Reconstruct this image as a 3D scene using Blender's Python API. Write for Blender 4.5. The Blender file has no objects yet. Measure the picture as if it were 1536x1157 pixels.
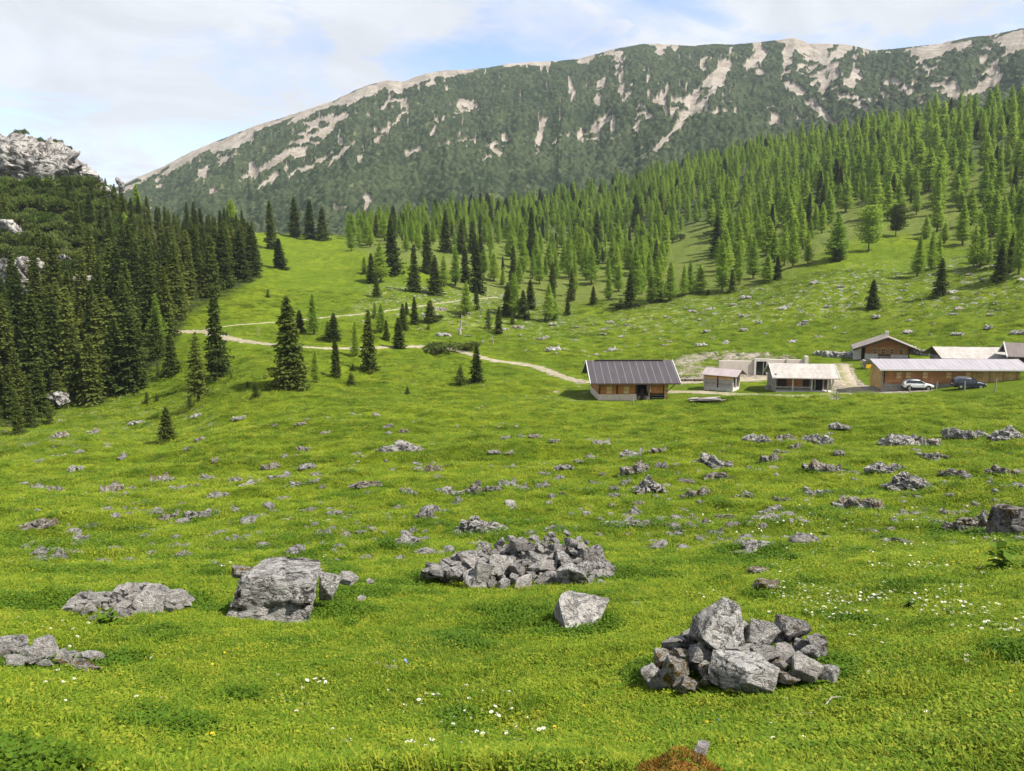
import bpy, bmesh, math, random
import numpy as np
from mathutils import Vector, Matrix, Euler

# ------------------------------------------------------------------ camera, sky, sun, exposure
S = bpy.context.scene
R = math.radians
CZ = 30.0                      # camera height in world units
F = 1160.0                     # focal length in photo pixels (photo is 1536 wide)
PITCH = R(-8.6)
cam_d = bpy.data.cameras.new('camera'); cam = bpy.data.objects.new('camera', cam_d)
S.collection.objects.link(cam); S.camera = cam
cam.location = (0, 0, CZ); cam.rotation_euler = (R(90) + PITCH, 0, 0)
cam_d.sensor_width = 36.0; cam_d.lens = 36.0 * F / 1536.0
cam_d.clip_start = 0.05; cam_d.clip_end = 6000

SUN_AZ, SUN_EL = 112.0, 52.0    # degrees, clockwise from the view direction (+Y); high on the right
sun_d = bpy.data.lights.new('sun', 'SUN'); sun = bpy.data.objects.new('sun', sun_d)
S.collection.objects.link(sun)
sun_d.energy = 3.9; sun_d.angle = R(0.6); sun_d.color = (1.0, 0.95, 0.87)
sdir = Vector((math.sin(R(SUN_AZ)) * math.cos(R(SUN_EL)), math.cos(R(SUN_AZ)) * math.cos(R(SUN_EL)), math.sin(R(SUN_EL))))
sun.rotation_euler = (-sdir).to_track_quat('-Z', 'Y').to_euler()
sun.location = sdir * 500 + Vector((0, 0, CZ))

W = bpy.data.worlds.new('World'); S.world = W; W.use_nodes = True
wn, wl = W.node_tree.nodes, W.node_tree.links
wn.clear()
w_out = wn.new('ShaderNodeOutputWorld'); w_bg = wn.new('ShaderNodeBackground'); w_bg.inputs[1].default_value = 0.15
w_sky = wn.new('ShaderNodeTexSky'); w_sky.sky_type = 'NISHITA'; w_sky.sun_disc = False
w_sky.sun_elevation = R(SUN_EL); w_sky.sun_rotation = R(SUN_AZ); w_sky.altitude = 1500
w_sky.air_density = 1.0; w_sky.dust_density = 0.6; w_sky.ozone_density = 1.0
# thin high cloud, a real veil laid out by direction
w_tc = wn.new('ShaderNodeTexCoord')
def wnoise(scale_xyz, scale, detail, rough, dist, loc=(0, 0, 0), rot=(0, 0, 0)):
    mp = wn.new('ShaderNodeMapping'); mp.inputs['Scale'].default_value = scale_xyz; mp.inputs['Location'].default_value = loc
    mp.inputs['Rotation'].default_value = rot
    n = wn.new('ShaderNodeTexNoise'); n.inputs['Scale'].default_value = scale; n.inputs['Detail'].default_value = detail
    n.inputs['Roughness'].default_value = rough; n.inputs['Distortion'].default_value = dist
    wl.new(w_tc.outputs['Generated'], mp.inputs[0]); wl.new(mp.outputs[0], n.inputs['Vector'])
    return n.outputs[0]
def wmath(op, a, b=None, clamp=False):
    m = wn.new('ShaderNodeMath'); m.operation = op; m.use_clamp = clamp
    for i, v in enumerate((a, b)):
        if v is None: continue
        if isinstance(v, (int, float)): m.inputs[i].default_value = v
        else: wl.new(v, m.inputs[i])
    return m.outputs[0]
def wramp(v, lo, hi):
    m = wn.new('ShaderNodeMapRange'); m.interpolation_type = 'SMOOTHSTEP'
    m.inputs[1].default_value = lo; m.inputs[2].default_value = hi
    wl.new(v, m.inputs[0]); return m.outputs[0]
veil = wramp(wnoise((1.0, 1.0, 2.6), 2.2, 8, .56, .5, (3.6, .7, 1.2), (0, .45, 0)), .36, .56)
wisps = wramp(wnoise((1.0, 1.0, 3.2), 5.5, 9, .62, .9, (1.2, 5.1, 0), (0, .5, 0)), .40, .66)
cover = wmath('MINIMUM', wmath('ADD', wmath('MULTIPLY', veil, .75), wmath('MULTIPLY', wisps, .75)), 0.96)
puff = wramp(wnoise((1.0, 1.0, 1.7), 8.5, 10, .60, .3, (.4, 2.2, .5)), .53, .63)
pm = wn.new('ShaderNodeVectorMath'); pm.operation = 'DISTANCE'   # the one brighter cumulus head above the ridge
wl.new(w_tc.outputs['Generated'], pm.inputs[0])
_pd = Vector((0.215, 1.0, 0.335)).normalized(); pm.inputs[1].default_value = _pd
puff = wmath('MULTIPLY', puff, wramp(pm.outputs['Value'], .17, .05))
cover = wmath('MAXIMUM', cover, puff)
w_mix = wn.new('ShaderNodeMix'); w_mix.data_type = 'RGBA'
SKY_CLOUD = (2.45, 2.53, 2.66)
w_cc = wn.new('ShaderNodeMix'); w_cc.data_type = 'RGBA'; w_cc.inputs['A'].default_value = tuple(q * .90 for q in SKY_CLOUD) + (1,); w_cc.inputs['B'].default_value = tuple(q * 1.06 for q in SKY_CLOUD) + (1,)
wl.new(wramp(wnoise((1, 1, 2.4), 4.2, 8, .6, .8, (6.2, 1.1, 3.0), (0, .4, 0)), .36, .62), w_cc.inputs['Factor']); wl.new(w_cc.outputs['Result'], w_mix.inputs['B'])
w_dim = wn.new('ShaderNodeMix'); w_dim.data_type = 'RGBA'; w_dim.blend_type = 'MULTIPLY'; w_dim.inputs['Factor'].default_value = 1; w_dim.inputs['B'].default_value = (.76, .71, .76, 1)
wl.new(w_sky.outputs[0], w_dim.inputs['A'])
wl.new(cover, w_mix.inputs['Factor']); wl.new(w_dim.outputs['Result'], w_mix.inputs['A'])
wl.new(w_mix.outputs['Result'], w_bg.inputs[0]); wl.new(w_bg.outputs[0], w_out.inputs[0])

S.view_settings.view_transform = 'Standard'; S.view_settings.look = 'None'
S.view_settings.exposure = 1.22; S.view_settings.gamma = 1.0; S.view_settings.use_curve_mapping = False
S.render.engine = 'CYCLES'
S.cycles.use_denoising = True
S.cycles.max_bounces = 5; S.cycles.diffuse_bounces = 3; S.cycles.transmission_bounces = 3; S.cycles.transparent_max_bounces = 6
S.cycles.glossy_bounces = 2; S.cycles.caustics_reflective = False; S.cycles.caustics_refractive = False

# ------------------------------------------------------------------ numeric helpers
rng = np.random.default_rng(7)

def _hash(ix, iy, iz, seed):
    h = (ix.astype(np.int64) * 374761393 + iy.astype(np.int64) * 668265263 + iz.astype(np.int64) * 2147483647 + seed * 1274126177) & 0xFFFFFFFF
    h = ((h ^ (h >> 13)) * 1274126177) & 0xFFFFFFFF
    h = ((h ^ (h >> 16)) * 2246822519) & 0xFFFFFFFF
    return ((h ^ (h >> 15)) & 0xFFFFFF) / float(0xFFFFFF)

def vnoise2(x, y, seed=0):
    ix, iy = np.floor(x), np.floor(y); fx, fy = x - ix, y - iy
    fx = fx * fx * fx * (fx * (fx * 6 - 15) + 10); fy = fy * fy * fy * (fy * (fy * 6 - 15) + 10)
    z = np.zeros_like(ix)
    a, b = _hash(ix, iy, z, seed), _hash(ix + 1, iy, z, seed)
    c, d = _hash(ix, iy + 1, z, seed), _hash(ix + 1, iy + 1, z, seed)
    return (a + (b - a) * fx) * (1 - fy) + (c + (d - c) * fx) * fy

def fbm2(x, y, octv=4, seed=0, gain=.5):
    x = np.asarray(x, float); y = np.asarray(y, float)
    s = np.zeros(np.broadcast(x, y).shape); amp, tot = 1.0, 0.0
    for o in range(octv):
        s += amp * vnoise2(x * 2 ** o + 17.3 * o, y * 2 ** o - 9.1 * o, seed + o); tot += amp; amp *= gain
    return s / tot * 2 - 1

def vnoise3(p, seed=0):
    i = np.floor(p); f = p - i; f = f * f * (3 - 2 * f)
    x, y, z = i[:, 0], i[:, 1], i[:, 2]
    def L(a, b, t): return a + (b - a) * t
    c = [[[_hash(x + a, y + b, z + e, seed) for e in (0, 1)] for b in (0, 1)] for a in (0, 1)]
    x0 = L(L(c[0][0][0], c[1][0][0], f[:, 0]), L(c[0][1][0], c[1][1][0], f[:, 0]), f[:, 1])
    x1 = L(L(c[0][0][1], c[1][0][1], f[:, 0]), L(c[0][1][1], c[1][1][1], f[:, 0]), f[:, 1])
    return L(x0, x1, f[:, 2])

def fbm3(p, octv=4, seed=0, gain=.5):
    s = 0; amp, tot = 1.0, 0.0
    for o in range(octv):
        s = s + amp * vnoise3(p * 2 ** o + 13.7 * o, seed + o); tot += amp; amp *= gain
    return s / tot * 2 - 1

def worley2(x, y, seed=0):
    ix, iy = np.floor(x), np.floor(y); z = np.zeros_like(ix)
    best = np.full(x.shape, 9.0); bid = np.zeros(x.shape)
    for dx in (-1, 0, 1):
        for dy in (-1, 0, 1):
            cx, cy = ix + dx, iy + dy
            px = cx + _hash(cx, cy, z, seed); py = cy + _hash(cx, cy, z, seed + 5)
            d = (px - x) ** 2 + (py - y) ** 2
            m = d < best; best = np.where(m, d, best); bid = np.where(m, _hash(cx, cy, z, seed + 9), bid)
    return np.sqrt(best), bid

def worley_edge(x, y, seed=0):
    """gap between the nearest and second nearest cell point: near zero along joints"""
    ix, iy = np.floor(x), np.floor(y); z = np.zeros_like(ix); b1 = np.full(x.shape, 9.0); b2 = np.full(x.shape, 9.0)
    for dx in (-1, 0, 1):
        for dy in (-1, 0, 1):
            cx, cy = ix + dx, iy + dy; d = np.hypot(cx + _hash(cx, cy, z, seed) - x, cy + _hash(cx, cy, z, seed + 5) - y)
            b2 = np.minimum(b2, np.maximum(b1, d)); b1 = np.minimum(b1, d)
    return b2 - b1

def sstep(x, a, b):
    t = np.clip((np.asarray(x, float) - a) / (b - a), 0, 1); return t * t * (3 - 2 * t)

def in_poly(px, py, poly):
    px, py = np.asarray(px, float), np.asarray(py, float); r = np.zeros(px.shape, bool); n = len(poly)
    for i in range(n):
        x1, y1 = poly[i]; x2, y2 = poly[(i + 1) % n]
        if y1 == y2: continue
        c = ((y1 > py) != (y2 > py)) & (px < (x2 - x1) * (py - y1) / (y2 - y1) + x1)
        r ^= c
    return r

def seg_dist(px, py, poly, widths=None):
    """distance to a polyline minus half its (interpolated) width"""
    best = np.full(np.shape(px), 1e9)
    for i in range(len(poly) - 1):
        (x1, y1), (x2, y2) = poly[i], poly[i + 1]
        dx, dy = x2 - x1, y2 - y1
        t = np.clip(((px - x1) * dx + (py - y1) * dy) / (dx * dx + dy * dy + 1e-9), 0, 1)
        d = np.hypot(px - x1 - t * dx, py - y1 - t * dy)
        if widths is not None: d = d - .5 * (widths[i] + (widths[i + 1] - widths[i]) * t)
        best = np.minimum(best, d)
    return best

# ------------------------------------------------------------------ photo pixel <-> world
CP, SP = math.cos(PITCH), math.sin(PITCH)
def pix_dir(px, py):
    """azimuth and slope (rise per metre of horizontal distance) of the sight line through a photo pixel"""
    xc = (np.asarray(px, float) - 768) / F; yc = (578.5 - np.asarray(py, float)) / F
    X = xc; Y = CP - yc * SP; Z = SP + yc * CP
    return np.arctan2(X, Y), Z / np.hypot(X, Y)
def to_pix(X, Y, Z):
    X = np.asarray(X, float); Y = np.asarray(Y, float); Z = np.asarray(Z, float) - CZ
    fw = Y * CP + Z * SP; up = -Y * SP + Z * CP
    return 768 + F * X / fw, 578.5 - F * up / fw

# ------------------------------------------------------------------ the lie of the land: photo columns, rows and the distances read from known sizes
COLS = {
 -350: [(1157,3.5),(1000,6.2),(900,10),(820,17),(760,27),(720,45),(690,70),(670,95),(640,125),(560,155),(430,195),(330,235),(285,260)],
 0:    [(1157,3.5),(1000,6.2),(930,8.3),(860,13),(810,19),(760,28),(720,45),(690,68),(672,90),(655,115),(630,138),(590,155),(500,180),(400,214),(300,250),(288,262)],
 130:  [(1157,3.6),(1000,6.2),(930,8.2),(860,12.8),(800,20),(740,33),(700,54),(675,78),(650,108),(615,137),(580,150),(500,178),(400,213),(300,254),(285,270)],
 250:  [(1157,3.6),(1000,6.1),(940,7.6),(870,11.5),(800,19),(740,32),(700,52),(664,90),(625,116),(590,133),(560,146),(500,173),(450,204),(400,248),(345,312),(325,335)],
 330:  [(1157,3.6),(1000,6),(940,7.5),(870,11.2),(800,18),(740,30),(690,48),(640,83),(600,110),(565,126),(530,146),(480,178),(430,215),(395,255),(350,325)],
 420:  [(1157,3.6),(1000,5.9),(940,7.4),(870,10.8),(800,17.5),(740,28),(690,44),(640,70),(600,98),(580,106),(540,130),(500,162),(450,203),(400,258),(356,335)],
 510:  [(1157,3.6),(1040,5.2),(940,7.3),(870,10.5),(800,17),(740,26),(690,41),(640,65),(600,97),(560,122),(500,164),(450,205),(400,255),(358,335)],
 620:  [(1157,3.6),(1040,5.2),(940,7.3),(880,9.9),(800,16.5),(740,25),(690,39),(640,62),(600,97),(570,118),(540,140),(500,168),(450,206),(400,248),(370,295),(345,385),(335,440)],
 768:  [(1157,3.6),(1040,5.2),(950,7.0),(885,9.6),(800,16),(740,24),(690,37),(640,60),(600,99),(575,123),(540,147),(500,173),(470,198),(430,242),(390,297),(350,375),(328,450),(312,520)],
 950:  [(1157,3.5),(1040,5.1),(950,6.9),(885,9.3),(800,15.5),(740,23.5),(690,36),(640,59),(600,105),(580,118),(560,133),(530,155),(500,175),(465,198),(430,238),(390,295),(350,365),(310,450),(280,530)],
 1100: [(1157,3.5),(1045,5.05),(950,6.9),(885,9.2),(800,15.3),(740,23),(690,35.5),(640,58),(600,101),(585,115),(565,125),(545,141),(500,170),(470,189),(440,208),(400,252),(350,315),(300,395),(260,480),(242,540)],
 1250: [(1157,3.5),(1045,5),(950,6.8),(885,9),(800,15),(740,23),(690,35.5),(640,58),(605,97),(587,114),(565,124),(538,145),(500,166),(460,186),(420,206),(388,226),(350,280),(300,350),(250,430),(215,505)],
 1400: [(1157,3.4),(1000,5.5),(900,8.4),(800,14.8),(740,22.5),(690,35),(640,57),(605,94),(582,115),(560,126),(540,142),(520,153),(480,167),(445,190),(400,218),(350,262),(300,310),(250,370),(200,440),(182,485)],
 1536: [(1157,3.4),(1000,5.4),(900,8.2),(800,14.5),(740,22),(690,34.5),(640,55),(600,93),(578,114),(558,126),(535,145),(500,158),(450,178),(420,192),(350,250),(300,295),(250,340),(200,405),(182,440)],
 1900: [(1157,3.3),(1000,5.3),(900,8),(800,14),(740,21),(690,34),(640,54),(600,92),(560,122),(500,152),(450,175),(350,245),(250,335),(180,420),(165,460)],
}
DEND = [(-400,290),(-350,285),(0,275),(140,285),(200,300),(300,335),(420,345),(520,345),(560,420),(700,525),(950,545),(1100,550),(1250,515),(1400,490),(1536,470),(1900,470)]
_pts = []
for c, lst in COLS.items():
    for r_, d_ in lst:
        a, t = pix_dir(c, r_); _pts.append((float(a) * 3, math.log(d_), float(t)))
    for d_, dz in ((1.5, -1.30), (2.4, -1.72)):
        a, t = pix_dir(c, 900); _pts.append((float(a) * 3, math.log(d_), dz / d_))
_pts = np.array(_pts)
def _tps_fit(P, lam):
    n = len(P); d = np.hypot(P[:, 0:1] - P[:, 0], P[:, 1:2] - P[:, 1])
    K = np.where(d > 0, d * d * np.log(d + 1e-12), 0) + lam * np.eye(n)
    Q = np.c_[np.ones(n), P[:, :2]]
    A = np.block([[K, Q], [Q.T, np.zeros((3, 3))]])
    return np.linalg.solve(A, np.r_[P[:, 2], np.zeros(3)])
_w = _tps_fit(_pts, 1e-3)
_dendA = np.array([float(pix_dir(c, 400)[0]) for c, _ in DEND]); _dendD = np.array([d for _, d in DEND], float)
def dend(a): return np.interp(a, _dendA, _dendD)
def tps_t(a, ld):
    u = np.clip(a, -0.78, 0.80).ravel() * 3; v = ld.ravel(); out = np.empty(u.shape)
    for s in range(0, len(u), 40000):
        du = u[s:s + 40000, None] - _pts[:, 0]; dv = v[s:s + 40000, None] - _pts[:, 1]
        r2 = du * du + dv * dv
        out[s:s + 40000] = (.5 * r2 * np.log(r2 + 1e-20)) @ _w[:-3] + _w[-3] + u[s:s + 40000] * _w[-2] + v[s:s + 40000] * _w[-1]
    return out.reshape(a.shape)

FLAT = []        # (polyline in world XY, half width) : places where the ground lies smooth (paths, yards)
def flat_mask(X, Y):
    m = np.ones(np.shape(X))
    for poly, hw in FLAT:
        m *= sstep(seg_dist(X, Y, poly), hw * .7, hw * 1.8)
    return m
def ground_z(X, Y, micro=True):
    X = np.asarray(X, float); Y = np.asarray(Y, float)
    a = np.arctan2(X, Y); d = np.hypot(X, Y); de = dend(a); dd = np.clip(d, 1.5, de)
    z = dd * tps_t(a, np.log(dd))
    z = z + np.where(d < 1.5, (1.5 - d) * .35, 0) - np.maximum(d - de, 0) * .55
    if micro:
        n = 0.95 * fbm2(X / 19, Y / 15, 3, 3) * sstep(d, 25, 80)
        st = fbm2(X / 9 + .25 * fbm2(X / 14, Y / 14, 2, 21), Y / 3.2, 3, 5)
        n = n + .85 * st * sstep(d, 16, 55) * (1 - .4 * sstep(d, 140, 220))
        n = n + .32 * fbm2(X / 2.3, Y / 1.7, 3, 11) * sstep(d, 5, 26)
        n = n + .045 * fbm2(X / .7, Y / .7, 3, 12)
        n = n + np.clip(1 - worley2(X / 3.1 + .2 * fbm2(X / 4, Y / 4, 2, 6), Y / 3.1, 15)[0], 0, 1) * 1.5 * sstep(d, 330, 400) * sstep(a, -.22, -.10)
        z = z + n * flat_mask(X, Y)
    return z + CZ
def hit(px, py, micro=True):
    """world points where the sight lines of photo pixels meet the ground"""
    px = np.atleast_1d(np.asarray(px, float)); py = np.atleast_1d(np.asarray(py, float))
    a, t = pix_dir(px, py)
    lg = np.linspace(math.log(2.0), math.log(560), 700); D = np.exp(lg)
    X = np.sin(a)[:, None] * D; Y = np.cos(a)[:, None] * D
    g = (ground_z(X, Y, micro) - CZ) / D - t[:, None]
    hitm = g >= 0; idx = np.where(hitm.any(1), hitm.argmax(1), len(D) - 1); idx = np.maximum(idx, 1)
    k = np.arange(len(px)); g0, g1 = g[k, idx - 1], g[k, idx]
    f = np.clip(-g0 / (g1 - g0 + 1e-12), 0, 1); d = np.exp(lg[idx - 1] + f * (lg[idx] - lg[idx - 1]))
    X, Y = np.sin(a) * d, np.cos(a) * d
    return X, Y, ground_z(X, Y, micro), d
def at_dist(px, py, d):
    a, t = pix_dir(px, py); return np.array([math.sin(a) * d, math.cos(a) * d, CZ + t * d])

# ------------------------------------------------------------------ object helpers
def link(o): S.collection.objects.link(o); return o
def tag(o, label=None, cat=None, group=None, kind=None):
    if label: o['label'] = label
    if cat: o['category'] = cat
    if group: o['group'] = group
    if kind: o['kind'] = kind
    return o
def mesh_np(name, verts, faces, mats=(), smooth=False, fmat=None, attrs=None):
    """faces: an (n,3|4) array or a list of such arrays"""
    me = bpy.data.meshes.new(name); verts = np.asarray(verts, np.float32)
    if isinstance(faces, np.ndarray): faces = [faces]
    faces = [f for f in faces if len(f)]
    idx = np.concatenate([f.ravel() for f in faces]).astype(np.int32)
    cnt = np.concatenate([np.full(len(f), f.shape[1], np.int32) for f in faces])
    st = np.concatenate([[0], np.cumsum(cnt)[:-1]]).astype(np.int32)
    me.vertices.add(len(verts)); me.vertices.foreach_set('co', verts.ravel())
    me.loops.add(len(idx)); me.loops.foreach_set('vertex_index', idx)
    me.polygons.add(len(cnt)); me.polygons.foreach_set('loop_start', st); me.polygons.foreach_set('loop_total', cnt)
    if smooth: me.polygons.foreach_set('use_smooth', np.ones(len(cnt), bool))
    for m in mats: me.materials.append(m)
    if fmat is not None: me.polygons.foreach_set('material_index', np.asarray(fmat, np.int32))
    for k, v in (attrs or {}).items():
        at = me.attributes.new(k, 'FLOAT', 'POINT'); at.data.foreach_set('value', np.asarray(v, np.float32))
    me.update(calc_edges=True); me.validate()
    return me
def obj(name, me, parent=None, loc=None, rot=None, scale=None):
    o = bpy.data.objects.new(name, me); link(o)
    if parent is not None: o.parent = parent
    if loc is not None: o.location = loc
    if rot is not None: o.rotation_euler = rot
    if scale is not None: o.scale = scale
    return o
def empty(name, loc, rz=0, scale=1.0):
    o = bpy.data.objects.new(name, None); link(o); o.location = loc; o.rotation_euler = (0, 0, rz)
    o.scale = (scale,) * 3 if isinstance(scale, (int, float)) else scale
    o.empty_display_size = .3; return o
def grid_faces(nr, nc):
    i = np.arange(nr * nc).reshape(nr, nc)
    return np.stack([i[:-1, :-1].ravel(), i[:-1, 1:].ravel(), i[1:, 1:].ravel(), i[1:, :-1].ravel()], 1)

# ------------------------------------------------------------------ material helpers
class NT:
    def __init__(s, name):
        s.m = bpy.data.materials.new(name); s.m.use_nodes = True; s.n = s.m.node_tree.nodes; s.l = s.m.node_tree.links; s.n.clear()
        s.out = s.n.new('ShaderNodeOutputMaterial'); s.tc = None
    def put(s, sock, v):
        if v is None: return
        if isinstance(v, (int, float)): sock.default_value = v
        elif isinstance(v, (tuple, list)): sock.default_value = tuple(v) + ((1,) if len(v) == 3 and len(sock.default_value) == 4 else ())
        else: s.l.new(v, sock)
    def coord(s, kind='Object'):
        if kind == 'Position':
            return s.n.new('ShaderNodeNewGeometry').outputs['Position']
        return s.n.new('ShaderNodeTexCoord').outputs[kind]
    def mapv(s, v, scale=(1, 1, 1), rot=(0, 0, 0), loc=(0, 0, 0)):
        m = s.n.new('ShaderNodeMapping'); m.inputs['Scale'].default_value = scale; m.inputs['Rotation'].default_value = rot; m.inputs['Location'].default_value = loc
        s.l.new(v, m.inputs[0]); return m.outputs[0]
    def noise(s, v, scale, detail=4, rough=.55, dist=0.0):
        n = s.n.new('ShaderNodeTexNoise'); n.inputs['Scale'].default_value = scale; n.inputs['Detail'].default_value = detail
        n.inputs['Roughness'].default_value = rough; n.inputs['Distortion'].default_value = dist
        if v is not None: s.l.new(v, n.inputs['Vector'])
        return n.outputs[0]
    def voro(s, v, scale, feature='F1', out='Distance', rnd=1.0):
        n = s.n.new('ShaderNodeTexVoronoi'); n.feature = feature; n.inputs['Scale'].default_value = scale; n.inputs['Randomness'].default_value = rnd
        if v is not None: s.l.new(v, n.inputs['Vector'])
        return n.outputs[out]
    def math(s, op, a, b=None, clamp=False):
        m = s.n.new('ShaderNodeMath'); m.operation = op; m.use_clamp = clamp
        s.put(m.inputs[0], a); s.put(m.inputs[1], b); return m.outputs[0]
    def ramp(s, v, lo, hi, a=0.0, b=1.0):
        m = s.n.new('ShaderNodeMapRange'); m.interpolation_type = 'SMOOTHSTEP'
        s.put(m.inputs[0], v)
        for i, q in ((1, lo), (2, hi), (3, a), (4, b)): m.inputs[i].default_value = q
        return m.outputs[0]
    def mix(s, f, a, b, mode='MIX'):
        m = s.n.new('ShaderNodeMix'); m.data_type = 'RGBA'; m.blend_type = mode
        s.put(m.inputs['Factor'], f); s.put(m.inputs['A'], a); s.put(m.inputs['B'], b); return m.outputs['Result']
    def attr(s, name):
        n = s.n.new('ShaderNodeAttribute'); n.attribute_name = name; return n.outputs['Fac']
    def rand(s): return s.n.new('ShaderNodeObjectInfo').outputs['Random']
    def sep(s, v):
        n = s.n.new('ShaderNodeSeparateXYZ'); s.l.new(v, n.inputs[0]); return n.outputs
    def bump(s, h, strength=.5, dist=.1):
        b = s.n.new('ShaderNodeBump'); b.inputs['Strength'].default_value = strength; b.inputs['Distance'].default_value = dist
        s.l.new(h, b.inputs['Height']); return b.outputs[0]
    def bsdf(s, col, rough=.8, normal=None, metal=0.0, spec=.3, trans=0.0):
        b = s.n.new('ShaderNodeBsdfPrincipled'); s.put(b.inputs['Base Color'], col); s.put(b.inputs['Roughness'], rough)
        b.inputs['Metallic'].default_value = metal; b.inputs['Specular IOR Level'].default_value = spec
        if normal is not None: s.l.new(normal, b.inputs['Normal'])
        sh = b.outputs[0]
        if trans:
            t = s.n.new('ShaderNodeBsdfTranslucent'); s.put(t.inputs['Color'], col)
            mx = s.n.new('ShaderNodeMixShader'); s.put(mx.inputs[0], trans)
            s.l.new(sh, mx.inputs[1]); s.l.new(t.outputs[0], mx.inputs[2]); sh = mx.outputs[0]
        s.l.new(sh, s.out.inputs[0]); return s.m
# ------------------------------------------------------------------ paths (photo pixels -> ground), flattened before the ground is meshed
PATHS = {
 'gravel_path': ([(262,498),(285,497),(310,498),(340,507),(372,513),(415,518),(470,522),(520,523),(560,522),(600,520),(640,520),(668,521),(700,530),(735,540),(775,545),(805,550),(830,560),(855,569),(880,573)], 1.9),
 'upper_path': [],
 'farm_road': ([(985,587),(1030,588),(1080,590),(1130,593),(1180,595),(1230,594),(1280,590),(1325,586),(1362,581)], 2.7),
}
PATHS['upper_path'] = ([(300,497),(345,489),(385,486),(420,483),(470,478),(510,474),(560,470),(610,462),(655,456),(700,450),(745,446)], .5)
PATHS['yard_path'] = ([(1290,590),(1279,582),(1268,573),(1262,565),(1261,556),(1258,548)], 3.2)
PATHS['house_path'] = ([(880,573),(950,575),(1040,573),(1130,570),(1160,566),(1200,562)], 2.2)
PATHXY = {}
for k, (pl, w) in PATHS.items():
    p = np.array(pl, float); X, Y, Z, D = hit(p[:, 0], p[:, 1], False)
    q = list(zip(X, Y)); PATHXY[k] = (q, w); FLAT.append((q, w * .5 + 2.2))
for pl, hw in (([(900,597),(1000,597)], 6.0), ([(1065,583),(1118,583)], 3.5), ([(1160,586),(1250,586)], 5.0), ([(1325,579),(1530,577)], 5.5), ([(1290,538),(1365,538)], 5.0), ([(1080,561),(1205,561)], 3.0)):
    p = np.array(pl, float); X, Y, Z, D = hit(p[:, 0], p[:, 1], False); FLAT.append((list(zip(X, Y)), hw))

# ------------------------------------------------------------------ ground
def grass_colour(t, v):
    """meadow colour by place: bright turf, deeper green herbs, yellow and bare spots"""
    big = t.ramp(t.noise(v, .055, 3), .40, .62)
    mid = t.ramp(t.noise(v, .42, 5, .65), .45, .58)
    sml = t.ramp(t.noise(v, 3.2, 4, .6), .35, .68)
    c = t.mix(big, (.096, .152, .010), (.146, .198, .012))
    c = t.mix(t.math('MULTIPLY', mid, .85), c, (.070, .122, .008))
    c = t.mix(t.math('MULTIPLY', sml, .4), c, (.190, .205, .014))
    c = t.mix(t.ramp(t.noise(t.mapv(v, (.6, 1.6, 1)), .55, 6, .72), .55, .63, 0, .6), c, (.042, .088, .008))
    return c
def make_ground_mat():
    t = NT('meadow'); v = t.coord('Position')
    c = grass_colour(t, v)
    c = t.mix(t.ramp(t.noise(v, 1.1, 5, .65), .60, .72, 0, .55), c, (.050, .095, .010))      # darker tussocks
    c = t.mix(t.ramp(t.noise(v, .25, 5, .7), .62, .70, 0, .5), c, (.13, .13, .035))         # dry patches
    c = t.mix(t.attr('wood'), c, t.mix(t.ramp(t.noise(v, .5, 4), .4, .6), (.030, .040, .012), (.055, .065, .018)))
    up = t.mix(t.ramp(t.noise(v, .12, 4, .6), .42, .6), (.125, .150, .030), (.100, .135, .022))
    c = t.mix(t.attr('heath'), c, up)
    c = t.mix(t.attr('scrub'), c, t.mix(t.ramp(t.noise(v, .16, 5, .7), .40, .60), (.026, .042, .016), (.070, .092, .030)))
    st = t.ramp(t.noise(v, .8, 6, .7), .56, .60)
    gr = t.mix(t.ramp(t.noise(v, 1.3, 7, .75), .38, .62), (.19, .16, .12), (.42, .37, .295))
    c = t.mix(t.math('MULTIPLY', st, t.attr('stony')), c, (.34, .32, .29))
    c = t.mix(t.ramp(t.math('ADD', t.attr('gravel'), t.math('MULTIPLY', t.math('SUBTRACT', t.noise(v, .5, 5, .7), .5), 1.5)), .40, .56), c, gr)
    h = t.math('ADD', t.noise(v, 9, 5, .65), t.math('MULTIPLY', t.noise(v, 1.5, 4, .6), 1.2))
    return t.bsdf(c, .95, t.bump(h, 1.0, .25), spec=.05)
M = {}
M['ground'] = make_ground_mat()
NA, NR = 620, 560
aa = np.concatenate([np.linspace(-1.9, -.74, 22)[:-1], np.linspace(-.74, .74, NA), np.linspace(.74, 1.9, 22)[1:]])
vv = np.linspace(0, 1, NR); lde = np.log(dend(aa))
D = np.exp(math.log(.35) + vv[:, None] * (lde[None] - math.log(.35)))
D = np.vstack([D, D[-1:] + np.array([6, 15, 30, 60, 110])[:, None]])
A = np.broadcast_to(aa, D.shape); GX, GY = np.sin(A) * D, np.cos(A) * D
GZ = ground_z(GX.ravel(), GY.ravel()).reshape(D.shape)
gpx, gpy = to_pix(GX, np.maximum(GY, .2), GZ)
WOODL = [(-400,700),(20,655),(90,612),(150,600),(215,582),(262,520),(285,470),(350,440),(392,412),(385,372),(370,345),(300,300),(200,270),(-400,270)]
LARCH = [(520,362),(560,385),(640,400),(700,440),(760,474),(830,472),(880,455),(940,464),(1000,458),(1060,442),(1100,440),(1160,420),(1215,398),(1250,365),(1345,350),(1400,358),(1440,368),(1536,400),(2000,420),(2000,100),(1536,150),(1250,180),(900,250),(520,310)]
def blur(m, n):
    for _ in range(n):
        m = (np.roll(m, 1, 0) + np.roll(m, -1, 0) + np.roll(m, 1, 1) + np.roll(m, -1, 1) + m * 2) / 6
    return m
far = D > 60
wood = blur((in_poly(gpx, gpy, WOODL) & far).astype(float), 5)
heath = blur((in_poly(gpx, gpy, LARCH) & far).astype(float), 10)
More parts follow.
